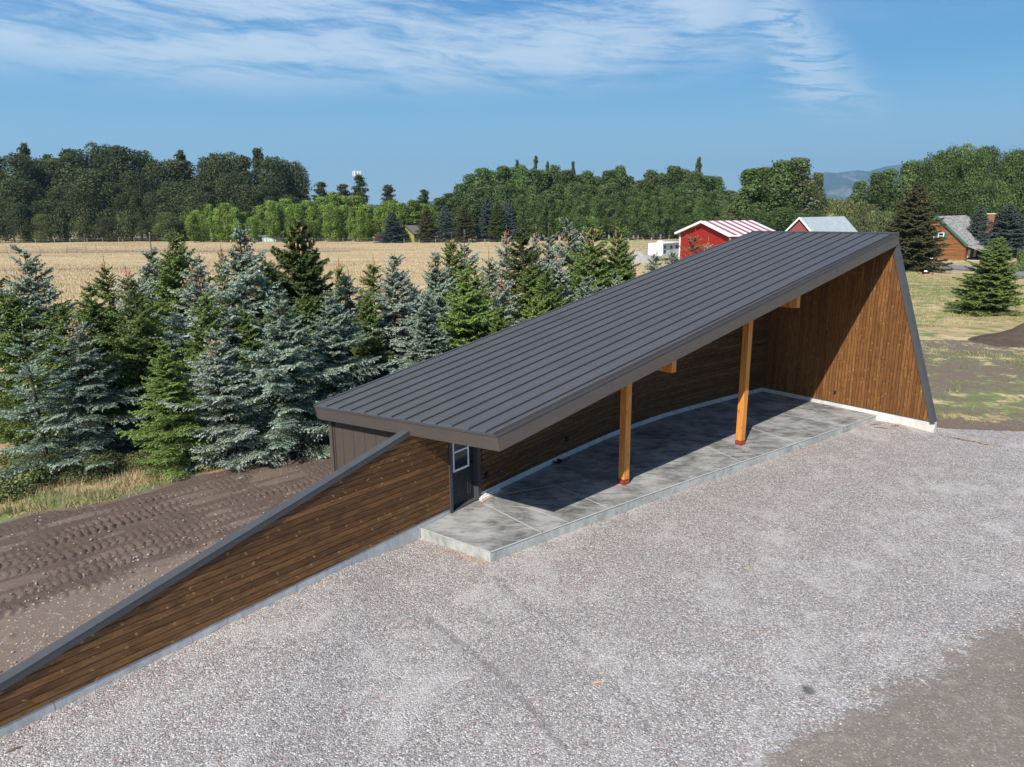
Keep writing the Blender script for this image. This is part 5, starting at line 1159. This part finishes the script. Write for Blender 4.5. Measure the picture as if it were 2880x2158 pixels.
# travel trailer
tc = atY(1863, 722, 103.0); dsd = nrm([.6, .8, 0]); den_ = nrm([-.8, .6, 0]); hz = 1.85
tr = empty('travel_trailer', (tc[0], tc[1], -.25), 'white travel trailer parked beside the red barn', 'trailer')
def tq(a, b, z): return np.array([tc[0], tc[1], 0]) + dsd * a + den_ * b + np.array([0, 0, z])
z0 = tc[2]; m = MB()
m.hexa([tq(0, 0, z0), tq(6.8, 0, z0), tq(6.8, 2.3, z0), tq(0, 2.3, z0), tq(.05, 0.03, z0 + hz), tq(6.7, .03, z0 + hz), tq(6.7, 2.27, z0 + hz), tq(.05, 2.27, z0 + hz)]); part(m, 'body', 'white_paint', tr)
m = MB(); m.hexa([tq(1.2, .7, z0 + hz), tq(2.3, .7, z0 + hz), tq(2.3, 1.5, z0 + hz), tq(1.2, 1.5, z0 + hz), tq(1.3, .75, z0 + hz + .3), tq(2.2, .75, z0 + hz + .3), tq(2.2, 1.45, z0 + hz + .3), tq(1.3, 1.45, z0 + hz + .3)]); part(m, 'roof_unit', 'white_paint', tr)
for a, b, za, zb in ((.35, 1.0, 1.1, 1.45), (.35, 1.0, .45, .9), (2.6, 3.3, .95, 1.4), (4.4, 5.6, .95, 1.4)): m = MB(); m.hexa([tq(a, -.02, z0 + za), tq(b, -.02, z0 + za), tq(b, .02, z0 + za), tq(a, .02, z0 + za), tq(a, -.02, z0 + zb), tq(b, -.02, z0 + zb), tq(b, .02, z0 + zb), tq(a, .02, z0 + zb)]); part(m, 'window', 'dark_glass', tr)
m = MB(); m.hexa([tq(0, -.025, z0 + 1.62), tq(6.7, -.025, z0 + 1.62), tq(6.7, .0, z0 + 1.62), tq(0, .0, z0 + 1.62), tq(0, -.2, z0 + 1.70), tq(6.7, -.2, z0 + 1.70), tq(6.7, .0, z0 + 1.70), tq(0, .0, z0 + 1.70)]); part(m, 'awning', 'grey_roof', tr)
for a in (3.0, 3.9): m = MB(); m.tube([tq(a, -.03, z0 - .02), tq(a, .22, z0 - .02)], [.33, .33], 16); part(m, 'wheel', 'black_plastic', tr)
# olive house, pink-roofed house
PR = atY(1164, 660, 188.0); PL = atY(1121, 660, 191.0)
oh_, q, W, r, g = gable_house('olive_house', 'small olive green house with grey roof among dark spruces', 'house', PL, PR, 5.2, 1.85, 3.75, 'olive_wall', 'grey_roof', 'bark', .35)
m = MB(); m.box(q(W * .70, -.03, .75), (.7, .06, 1.9), math.atan2(g[1], g[0])); part(m, 'door', 'grey_bark', oh_)
m = MB(); m.box(q(W * .48, -.03, 1.0), (.5, .06, .8), math.atan2(g[1], g[0])); part(m, 'window', 'dark_glass', oh_)
PL = atY(1196, 650, 232); PR = atY(1226, 655, 222)
ph, q, W, r, g = gable_house('pink_roofed_house', 'house with a pale pink metal roof behind the dark spruces', 'house', PL, PR, 6.5, 4.6, 7.6, 'sand', 'pink_roof', None, .5)
# pale blue shed in the field
bs = onz(738, 682, -.25); be = onz(790, 681, -.25); g = nrm((be - bs) * [1, 1, 0]); r = np.array([-g[1], g[0], 0]); W = np.linalg.norm(be - bs)
root = empty('field_shed', (bs[0], bs[1], -.25), 'pale blue shed with flat white roof standing in the field', 'shed'); q = lambda a, b, z: np.array([bs[0], bs[1], 0]) + g * a + r * b + np.array([0, 0, z])
m = MB(); m.hexa([q(0, 0, -.4), q(W, 0, -.4), q(W, 3, -.4), q(0, 3, -.4), q(0, 0, 1.35), q(W, 0, 1.45), q(W, 3, 1.45), q(0, 3, 1.35)]); part(m, 'wall', 'pale_blue_wall', root)
m = MB(); m.hexa([q(-1.0, -.4, 1.36), q(W + .5, -.4, 1.48), q(W + .5, 3.4, 1.48), q(-1.0, 3.4, 1.36), q(-1.0, -.4, 1.5), q(W + .5, -.4, 1.62), q(W + .5, 3.4, 1.62), q(-1.0, 3.4, 1.5)]); part(m, 'roof', 'tin_roof', root)
m = MB(); m.box(q(W * .68, -.02, .75), (1.0, .05, .36), math.atan2(g[1], g[0])); part(m, 'window', 'dark_glass', root)
m = MB(); m.box(q(.2, -.03, .45), (.12, .08, 1.7), math.atan2(g[1], g[0])); m.box(q(.0, 1.5, .45), (.06, 1.2, 1.6), math.atan2(g[1], g[0])); part(m, 'door', 'grey_roof', root)
# orange canopy
oc = onz(1349, 676, -.25); root = empty('garden_canopy', (oc[0], oc[1], -.25), 'orange peaked canopy under the dark spruces', 'canopy')
m = MB(); zc = 1.05
for a, b in (((-1, -1), (1, -1)), ((1, -1), (1, 1)), ((1, 1), (-1, 1)), ((-1, 1), (-1, -1))): m.add([(oc[0] + a[0] * 1.0, oc[1] + a[1] * 1.0, zc), (oc[0] + b[0] * 1.0, oc[1] + b[1] * 1.0, zc), (oc[0], oc[1], zc + .95)], [(0, 1, 2)])
part(m, 'canopy', 'orange_cloth', root)
for a in (-.9, .9):
    for b in (-.9, .9): m = MB(); m.tube([(oc[0] + a, oc[1] + b, -.3), (oc[0] + a, oc[1] + b, zc + .05)], [.05, .05], 6); part(m, 'pole', 'post_wood', root)
# cars by the olive house
def car(px, py, colr, label, rz):
    c = onz(px, py, -.25); root = empty('parked_car', (c[0], c[1], -.25), label, 'car', 'cars parked by the olive house', 0)
    ca, sa = math.cos(rz), math.sin(rz); T = lambda x, y, z: (c[0] + x * ca - y * sa, c[1] + x * sa + y * ca, -.25 + z)
    m = MB(); prof_ = [(-2.2, .35), (2.2, .35), (2.2, .75), (1.4, .9), (.9, 1.4), (-1.1, 1.42), (-1.9, .95), (-2.2, .85)]; V = [T(x, y, z) for y in (-.85, .85) for x, z in prof_]; n = len(prof_)
    m.add(V, [tuple(range(n)), tuple(range(n, 2 * n))[::-1]] + [((i + 1) % n, i, i + n, (i + 1) % n + n) for i in range(n)]); part(m, 'body', colr, root)
    m = MB(); V = [T(x, y, z) for y in (-.86, .86) for x, z in ((-1.5, .98), (1.15, .98), (.8, 1.33), (-1.05, 1.34))]; m.add(V, [(0, 1, 2, 3), (7, 6, 5, 4)]); part(m, 'side_window', 'dark_glass', root)
    for x in (-1.35, 1.35):
        for y in (-.8, .8): m = MB(); m.tube([T(x, y - .1, .33), T(x, y + .1, .33)], [.33, .33], 12); part(m, 'wheel', 'black_plastic', root)
plain('car_red', (.10, .015, .015), .3, 0, .05, 3, .5)
car(1078, 678.5, 'car_red', 'dark red car parked left of the blue-grey spruce beyond the field', .2); car(1139, 677.5, 'black_plastic', 'black car parked in front of the olive house', .1)
# cell tower
tp = atY(1003.5, 489, 300); root = empty('cell_tower', (tp[0], tp[1], -.3), 'phone mast with white antenna panels above a dark pine', 'mast')
m = MB(); m.tube([(tp[0], tp[1], -.3), (tp[0], tp[1], tp[2] + .4)], [.45, .28], 10); part(m, 'pole', 'wire', root)
m = MB(); P = [(tp[0] + 1.45 * math.cos(a), tp[1] + 1.45 * math.sin(a), tp[2]) for a in np.linspace(0, 2 * math.pi, 13)]; m.tube(P, [.06] * 13, 5); part(m, 'ring', 'wire', root)
for k in range(9):
    a = k * 2 * math.pi / 9 + .2; m = MB(); m.box((tp[0] + 1.6 * math.cos(a), tp[1] + 1.6 * math.sin(a), tp[2] + .05), (.22, .42, 2.0), a); part(m, 'antenna_panel', 'white_paint', root)
# mower on the lawn
c = onz(2603, 779, -.22); root = empty('mower', (c[0], c[1], c[2]), 'red mower with black wheels left on the lawn by the driveway', 'mower')
m = MB(); m.tube([(c[0], c[1], c[2] + .10), (c[0], c[1], c[2] + .30), (c[0], c[1], c[2] + .34)], [.50, .50, .30], 18); m2 = m.build('deck', 'mower_red', root, root['_w']); m2.location = (0, 0, 0); m2.scale = (1.35, 1, 1)
for dx in (-.52, .52):
    for dy in (-.35, .35): m = MB(); m.tube([(c[0] + dx - .05, c[1] + dy, c[2] + .2), (c[0] + dx + .05, c[1] + dy, c[2] + .2)], [.2, .2], 12); part(m, 'wheel', 'black_plastic', root)
m = MB(); m.box((c[0] - .05, c[1], c[2] + .45), (.55, .5, .2)); part(m, 'engine', 'black_plastic', root)
m = MB(); m.tube([(c[0] - .05, c[1], c[2] + .52), (c[0] - .05, c[1], c[2] + .68)], [.2, .14], 12); part(m, 'engine_cover', 'white_paint', root)
# fences
def fence(name, label, pts, step, h, wires=2, rails=False, mat='post_wood', r_=.06):
    """pts: (photo x, forward distance)"""
    P = [np.array([ (px - CX) / F * Y * 1.0, Y]) for px, Y in pts]
    for i, (px, Y) in enumerate(pts): p_ = atY(px, 650, Y); P[i] = p_[:2]
    S = [0]; 
    for a, b in zip(P[:-1], P[1:]): S.append(S[-1] + np.linalg.norm(b - a))
    z_ = lambda p: float(g_h(p[0], p[1])); PP = np.array(P); at_ = lambda s: np.array([np.interp(s, S, PP[:, 0]), np.interp(s, S, PP[:, 1])])
    c = P[0]; root = empty(name, (c[0], c[1], z_(c)), label, 'fence'); n = int(S[-1] / step); rr = random.Random(3); Q = []
    for k in range(n + 1):
        p = at_(k * step + rr.uniform(-.2, .2)); hh = h * rr.uniform(.9, 1.1); lean = rr.uniform(-.04, .04); m = MB(); m.tube([(p[0], p[1], z_(p) - .2), (p[0] + lean, p[1], z_(p) + hh)], [r_, r_], 6); part(m, 'post', mat, root); Q.append((p[0], p[1], z_(p)))
    for wk in range(wires):
        m = MB(); zz = h * (.9 - .35 * wk); m.tube([(x, y, z + zz) for x, y, z in Q], [.055 if rails else .014] * len(Q), 4); part(m, 'rail' if rails else 'wire', 'post_wood' if rails else 'wire', root)
fence('wire_fence', 'long wire fence on wooden posts along the far side of the field', [(-60, 192), (150, 198), (300, 200), (560, 200), (740, 190), (1000, 187), (1250, 181), (1500, 178)], 4.2, 1.15, 2, False, 'post_wood', .09)
fence('field_fence', 'thin post fence crossing the middle of the dry field', [(10, 146), (120, 150), (420, 153)], 5.5, 1.2, 1, False, 'grey_bark', .05)
fence('rail_fence', 'short pale rail fence panel standing in the field', [(178, 147), (252, 148.5)], 1.9, .95, 3, True, 'post_wood', .06)
# heaps
def heap(name, label, cat, px, py, rx, ry, h, mat, rot=0.0, seed=1, n=46):
    c = onz(px, py, -.24); t = np.linspace(-1.25, 1.25, n); X, Y = np.meshgrid(t, t); R2 = X ** 2 + Y ** 2
    Z = h * np.exp(-R2 * 2.4) * (1 + .18 * fbm(X, Y, seed, 4, 3)) + .05 * fbm(X, Y, seed + 1, 3, 12) * np.exp(-R2 * 2) - .10 * sst(R2, .8, 1.4)
    x = X * rx; y = Y * ry; gx_ = x * math.cos(rot) - y * math.sin(rot); gy_ = x * math.sin(rot) + y * math.cos(rot)
    I = np.arange(n * n).reshape(n, n); Fc = np.stack([I[:-1, :-1], I[:-1, 1:], I[1:, 1:], I[1:, :-1]], -1).reshape(-1, 4)
    me = fastmesh(name, np.stack([gx_.ravel(), gy_.ravel(), Z.ravel()], -1), Fc, mat, uv=np.zeros((n * n, 2)), smooth=True)
    o = obj(name, me, None, (c[0], c[1], float(g_h(c[0], c[1])) - .02)); return tag(o, label, cat)
heap('gravel_heap', 'grey gravel heap beside the white trailer', 'heap', 1798, 742, 3.4, 2.6, 1.6, 'stone', 0, 5)
heap('soil_heap', 'dark brown soil heap at the right edge of the yard', 'heap', 2950, 962, 4.0, 2.3, 1.3, 'heap_soil', .1, 8)
heap('sand_heap', 'bright pale sand heap behind the lone green spruce', 'heap', 2862, 724, 4.2, 2.5, .9, 'sand', 0, 9)
m = MB(); rr = random.Random(4); c = onz(1782, 720, -.2)
for k in range(26):
    a = rr.uniform(0, 3.14); x, y = c[0] + rr.gauss(0, 1.0), c[1] + rr.gauss(0, .7); L = rr.uniform(.6, 1.8); m.bar((x - L / 2 * math.cos(a), y - L / 2 * math.sin(a), rr.uniform(-.1, .5)), (x + L / 2 * math.cos(a), y + L / 2 * math.sin(a), rr.uniform(0, .7)), rr.uniform(.08, .25), .05)
tag(m.build('wood_debris', 'board_pink', None, (c[0], c[1], -.2)), 'heap of pale broken boards behind the gravel heap', 'debris')

# ------------------------------------------------------------------ mountains and far hills
def ridge(name, prof, Y, depth, mat, zbase=-30, rough=.05, seed=1, scree=False):
    xs = np.linspace(prof[0][0], prof[-1][0], 220); ys = np.interp(xs, [p[0] for p in prof], [p[1] for p in prof]); nr = 34; V = []; sc = []
    top = np.array([atY(a, b, Y) for a, b in zip(xs, ys)])
    T = np.linspace(-1, 1, nr); X = np.repeat(top[:, 0][None], nr, 0); Yy = Y + T[:, None] * depth + 0 * X; env = (1 - np.abs(T[:, None])) ** .8
    nz = fbm(X / depth * 5, Yy / depth * 5, seed, 6, 1.0); hgt = (top[:, 2][None] - zbase); Z = zbase + hgt * env * (1 + rough * nz * (1 - env) * 2.2)
    X = X + depth * .08 * nz
    s = ((fbm(X / depth * 9 + 3 * T[:, None], Yy / depth * 2.5, seed + 3, 4, 1.0) > .62) & (T[:, None] < -.25) & (T[:, None] > -.8)).astype(float)
    I = np.arange(nr * len(xs)).reshape(nr, -1); Fc = np.stack([I[:-1, :-1], I[:-1, 1:], I[1:, 1:], I[1:, :-1]], -1).reshape(-1, 4)
    me = fastmesh(name, np.stack([X.ravel(), Yy.ravel(), Z.ravel()], -1), Fc, mat, dict(scree=s.ravel() if scree else np.zeros(s.size)), smooth=True)
    return tag(obj(name, me), kind='structure')
ridge('mountain', [(2120, 560), (2200, 520), (2286, 489), (2312, 483), (2348, 485), (2380, 480), (2413, 477), (2442, 481), (2464, 474), (2496, 464), (2547, 458), (2587, 449), (2680, 430), (2800, 425), (3000, 450)], 9000, 2100, 'mountain', -60, .35, 4, True)
ridge('hills', [(-500, 585), (300, 588), (800, 580), (1000, 575), (1100, 576), (1190, 572), (1225, 558), (1260, 562), (1330, 572), (1500, 578), (2000, 574), (2100, 580), (2300, 590), (3200, 590)], 4200, 800, 'mountain', -30, .2, 7)
# far wooded horizon behind the gaps
def treeline(Y, px0, px1, step, ybase, seed):
    rng = np.random.default_rng(seed); P = []
    for px in np.arange(px0, px1, step):
        p = atY(px, ybase + rng.uniform(-6, 5), Y + rng.uniform(-15, 15)); hh = p[2] + .3; n = 130
        q = rng.normal(size=(n, 3)); q /= np.linalg.norm(q, axis=1)[:, None]; w = rng.uniform(2.2, 3.4); P.append(np.array([p[0], p[1], hh * .52]) + q * [w, w, hh * .5] * rng.uniform(.5, 1, (n, 1)))
    P = np.concatenate(P); V, Fc = leafcards(P, 1.5, rng); me = fastmesh('distant_woods', V, Fc, 'leaf_cottonwood', dict(tone=rng.uniform(0, .7, len(V)))); return tag(obj('distant_woods', me), 'distant dark wooded line along the horizon', 'woods', None, 'stuff')
treeline(420, -60, 2900, 13, 581, 4)

# ------------------------------------------------------------------ ground cover
def blades(name, label, P, hmin, hmax, wid, mat, seed, per=5, spread=.10, lean=.45, green=None):
    rng = np.random.default_rng(seed); n = len(P); P = np.repeat(P, per, 0); m_ = len(P); a = rng.uniform(0, 2 * math.pi, m_); d = np.stack([np.cos(a), np.sin(a), np.zeros(m_)], -1)
    h = rng.uniform(hmin, hmax, (m_, 1)); base = P + rng.normal(0, spread, (m_, 3)) * [1, 1, 0]; b2 = rng.uniform(0, 2 * math.pi, m_); l = np.stack([np.cos(b2), np.sin(b2), np.zeros(m_)], -1) * rng.uniform(0, lean, (m_, 1)) * h
    V = np.stack([base - d * wid, base + d * wid, base + l + np.array([0, 0, 1.0]) * h], 1).reshape(-1, 3); Fc = np.arange(3 * m_).reshape(-1, 3)
    tone = np.repeat(rng.uniform(0, 1, m_), 3); mi = None; mats = [mat]
    if green is not None: mats = [mat, 'grass_green']; mi = np.repeat((rng.random(n) < green).astype(int), per)
    me = fastmesh(name, V, Fc, mats, dict(tone=tone), mi); return tag(obj(name, me), label, 'grass', None, 'stuff')
rng = np.random.default_rng(77)
N = 60000; x = rng.uniform(-22, 11, N); y = rng.uniform(12, 46, N); s1 = sdist(x, y, grass_line); s2 = sdist(x, y, wall_line)
dens = np.exp(-np.maximum(s1 - .2, 0) / 3.0) * .9 + .13 + .6 * (s1 < .9); patch = fbm(x, y, 21, 4, 1.1)
k_ = (s1 > -.05 + .25 * patch) & (s2 > 1.0) & (rng.random(N) < dens * (.65 + .5 * patch)) & ~((s1 < .2) & (rng.random(N) < .4)); x, y = x[k_], y[k_]
# keep the plantation floor clear of the building
inb = (sdist(x, y, [A[:2] - uAD[:2] * 2, D[:2] + uAD[:2] * 4]) > .5) | (y < 17); x, y = x[inb], y[inb]
gfrac = np.clip(.30 + .25 * fbm(x, y, 33, 3, .6), 0, .8)
blades('dry_grass', 'dry yellow grass along the spruces and the dirt track', np.stack([x, y, g_h(x, y) - .02], -1), .08, .34, .011, 'grass_dry', 5, 7, .09, .9, gfrac)
N = 90000; x = rng.uniform(10, 45, N); y = rng.uniform(22, 82, N); s2 = sdist(x, y, wall_line); pt_ = fbm(x, y, 41, 4, .35); px_ = x / y; k_ = (s2 > 1) & (px_ > .40) & (px_ < .78) & (rng.random(N) < np.clip(.12 + .5 * sst(y, 36, 44) + .6 * pt_, 0, .9)); x, y = x[k_], y[k_]
pl = np.exp(-(((x - 29) / 6.5) ** 2 + ((y - 39) / 4.0) ** 2)); x, y, pl = x[pl < .25], y[pl < .25], pl[pl < .25]
blades('lawn_grass', 'patchy dry and green grass right of the pavilion', np.stack([x, y, g_h(x, y) - .02], -1), .04, .20, .016, 'grass_dry', 6, 4, .16, .8, np.clip(.40 + .5 * fbm(x, y, 43, 3, .3) + .35 * (y < 38), 0, .95))
N = 46000; y = rng.uniform(44, 190, N) ** 1.0; x = rng.uniform(-.82, .30, N) * y; k_ = rng.random(N) < .35 + .65 * (y < 110); x, y = x[k_], y[k_]
blades('meadow_grass', 'tall straw-coloured grass covering the field', np.stack([x, y, g_h(x, y) - .02], -1), .12, .38, .04, 'grass_straw', 7, 4, .5, .5)
# stems of low shrubs in the dry strip
for k, (px, py, w_, hh, mt, lb) in enumerate(((262, 1352, 1.5, .75, 'leaf_willow', 'scrubby brown bush in dry grass left of the bright green spruce'), (90, 1372, 1.6, .8, 'leaf_willow', 'low scrubby bush below the sparse spruce'), (405, 1325, 1.0, .55, 'leaf_shrub', 'light green tuft bush at the foot of the bright green spruce'), (20, 1400, 1.6, .7, 'leaf_shrub', 'low grey-green bush at the left edge of the grass strip'))):
    c = onz(px, py, -.15); e = tree_of('b', BUSH[k % 2], mt, (c[0], c[1], -.15), hh, [4, 3.4][k % 2], w_ / ([5.5, 4.2][k % 2] * hh / [4, 3.4][k % 2]), k, 'shrub', False, 'twig'); tag(e, lb, 'shrub')
# stones, wood chips, sticks
def scatter(name, label, cat, P, smin, smax, mat, seed, flat=.6, elong=1.0):
    rng = np.random.default_rng(seed); n = len(P); base = np.array([(1, 0, 0), (-1, 0, 0), (0, 1, 0), (0, -1, 0), (0, 0, 1), (0, 0, -1)], float); Fb = np.array([(0, 2, 4), (2, 1, 4), (1, 3, 4), (3, 0, 4), (2, 0, 5), (1, 2, 5), (3, 1, 5), (0, 3, 5)])
    s = rng.uniform(smin, smax, (n, 1, 1)); V = base[None] * s * rng.uniform(.6, 1.2, (n, 6, 1)) * np.array([elong, 1 / elong ** .5, flat]); a = rng.uniform(0, 6.28, n); ca, sa = np.cos(a)[:, None], np.sin(a)[:, None]
    V = np.stack([V[..., 0] * ca - V[..., 1] * sa, V[..., 0] * sa + V[..., 1] * ca, V[..., 2]], -1) + P[:, None]
    me = fastmesh(name, V.reshape(-1, 3), (Fb[None] + 6 * np.arange(n)[:, None, None]).reshape(-1, 3), mat); return tag(obj(name, me), label, cat, None, 'stuff')
N = 2600; x = rng.uniform(-12, 1, N); y = rng.uniform(6, 20, N); s1 = sdist(x, y, grass_line); s2 = sdist(x, y, wall_line); k_ = (s2 > .25) & (s1 < .2) & (rng.random(N) < .18 + .9 * sst(-s1, 3.4, 5)); x, y = x[k_], y[k_]
scatter('pebbles', 'small pale stones strewn on the dark soil', 'stones', np.stack([x, y, g_h(x, y) + .04], -1), .012, .045, 'stone', 8)
N = 2600; x = rng.uniform(-7, 16, N); y = rng.uniform(4, 24, N); s2 = sdist(x, y, wall_line); k_ = (s2 < -.2) & (rng.random(N) < .35); x, y = x[k_], y[k_]
scatter('loose_stones', 'larger loose pale stones on the gravel yard', 'stones', np.stack([x, y, g_h(x, y) + .004], -1), .012, .028, 'sand', 9)
def along(P, n, wd, seed):
    rng = np.random.default_rng(seed); P = [np.asarray(p, float)[:2] for p in P]; out = []
    for _ in range(n): i = rng.integers(len(P) - 1); t = rng.random(); p = P[i] + (P[i + 1] - P[i]) * t; d = P[i + 1] - P[i]; d = d / np.linalg.norm(d); nn = np.array([d[1], -d[0]]); o_ = abs(rng.normal(0, wd)) + .02; out.append(p + nn * o_)
    return np.array(out)
Q = np.concatenate([along([wpt(sS0), sf[0]], 300, .13, 1), along(sf, 1500, .12, 2), along([wpt(s) for s in np.linspace(3, sS0, 12)], 420, .10, 3), along([W0[:2] + eu[:2] * e_in, W1[:2]], 60, .1, 4)])
pc = fbm(Q[:, 0], Q[:, 1], 51, 3, 1.3); Q = Q[pc > .18]
scatter('wood_chips', 'orange sawdust and wood chips along the slab edge and footing', 'chips', np.stack([Q[:, 0], Q[:, 1], g_h(Q[:, 0], Q[:, 1]) + .008], -1), .006, .022, 'chips', 10, .3, 1.6)
for k, (px, py, L_, a, lb) in enumerate(((1180, 1640, .55, .6, None),)): pass
for px, py, L_, a, mt, lb, ct in ((2462, 1195, .5, .3, 'twig', 'thin dark stick on the gravel near the end wall, leftmost of three', 'stick'), (2480, 1205, .45, -.5, 'twig', 'thin dark stick on the gravel near the end wall, middle of three', 'stick'), (2517, 1199, .35, .1, 'twig', 'thin dark stick on the gravel near the end wall, rightmost of three', 'stick'), (1684, 1922, .22, .2, 'chips', 'pale orange wood scrap lying out on the gravel', 'scrap'), (40, 2110, .2, .7, 'twig', 'dark bark scrap on the gravel by the wing wall', 'scrap'), (2106, 1600, .12, .7, 'chips', 'small wood scrap on the gravel right of centre', 'scrap')):
    c = onz(px, py, -.22); z_ = float(g_h(c[0], c[1])); c = onz(px, py, z_); m = MB(); m.tube([(c[0] - L_ / 2 * math.cos(a), c[1] - L_ / 2 * math.sin(a), z_ + .012), (c[0], c[1], z_ + .025), (c[0] + L_ / 2 * math.cos(a), c[1] + L_ / 2 * math.sin(a), z_ + .012)], [.008, .016, .006], 6); tag(m.build(ct + ('' if ct == 'stick' else ''), mt, None, (c[0], c[1], z_)), lb, ct)

# ------------------------------------------------------------------ air
HAZE = True
if HAZE:
    hm = bpy.data.materials.new('haze'); hm.use_nodes = True; ht = hm.node_tree; ht.nodes.clear(); ho = ht.nodes.new('ShaderNodeOutputMaterial'); hv = ht.nodes.new('ShaderNodeVolumePrincipled')
    hv.inputs['Color'].default_value = (.44, .74, 1.0, 1); hv.inputs['Density'].default_value = 1.05e-4; hv.inputs['Anisotropy'].default_value = .2; ht.links.new(hv.outputs[0], ho.inputs['Volume']); MATS['haze'] = hm
    m = MB(); m.box((2500, 5900, 345), (27000, 13000, 890)); tag(m.build('haze', 'haze', None, (2500, 5900, 345)), kind='stuff')
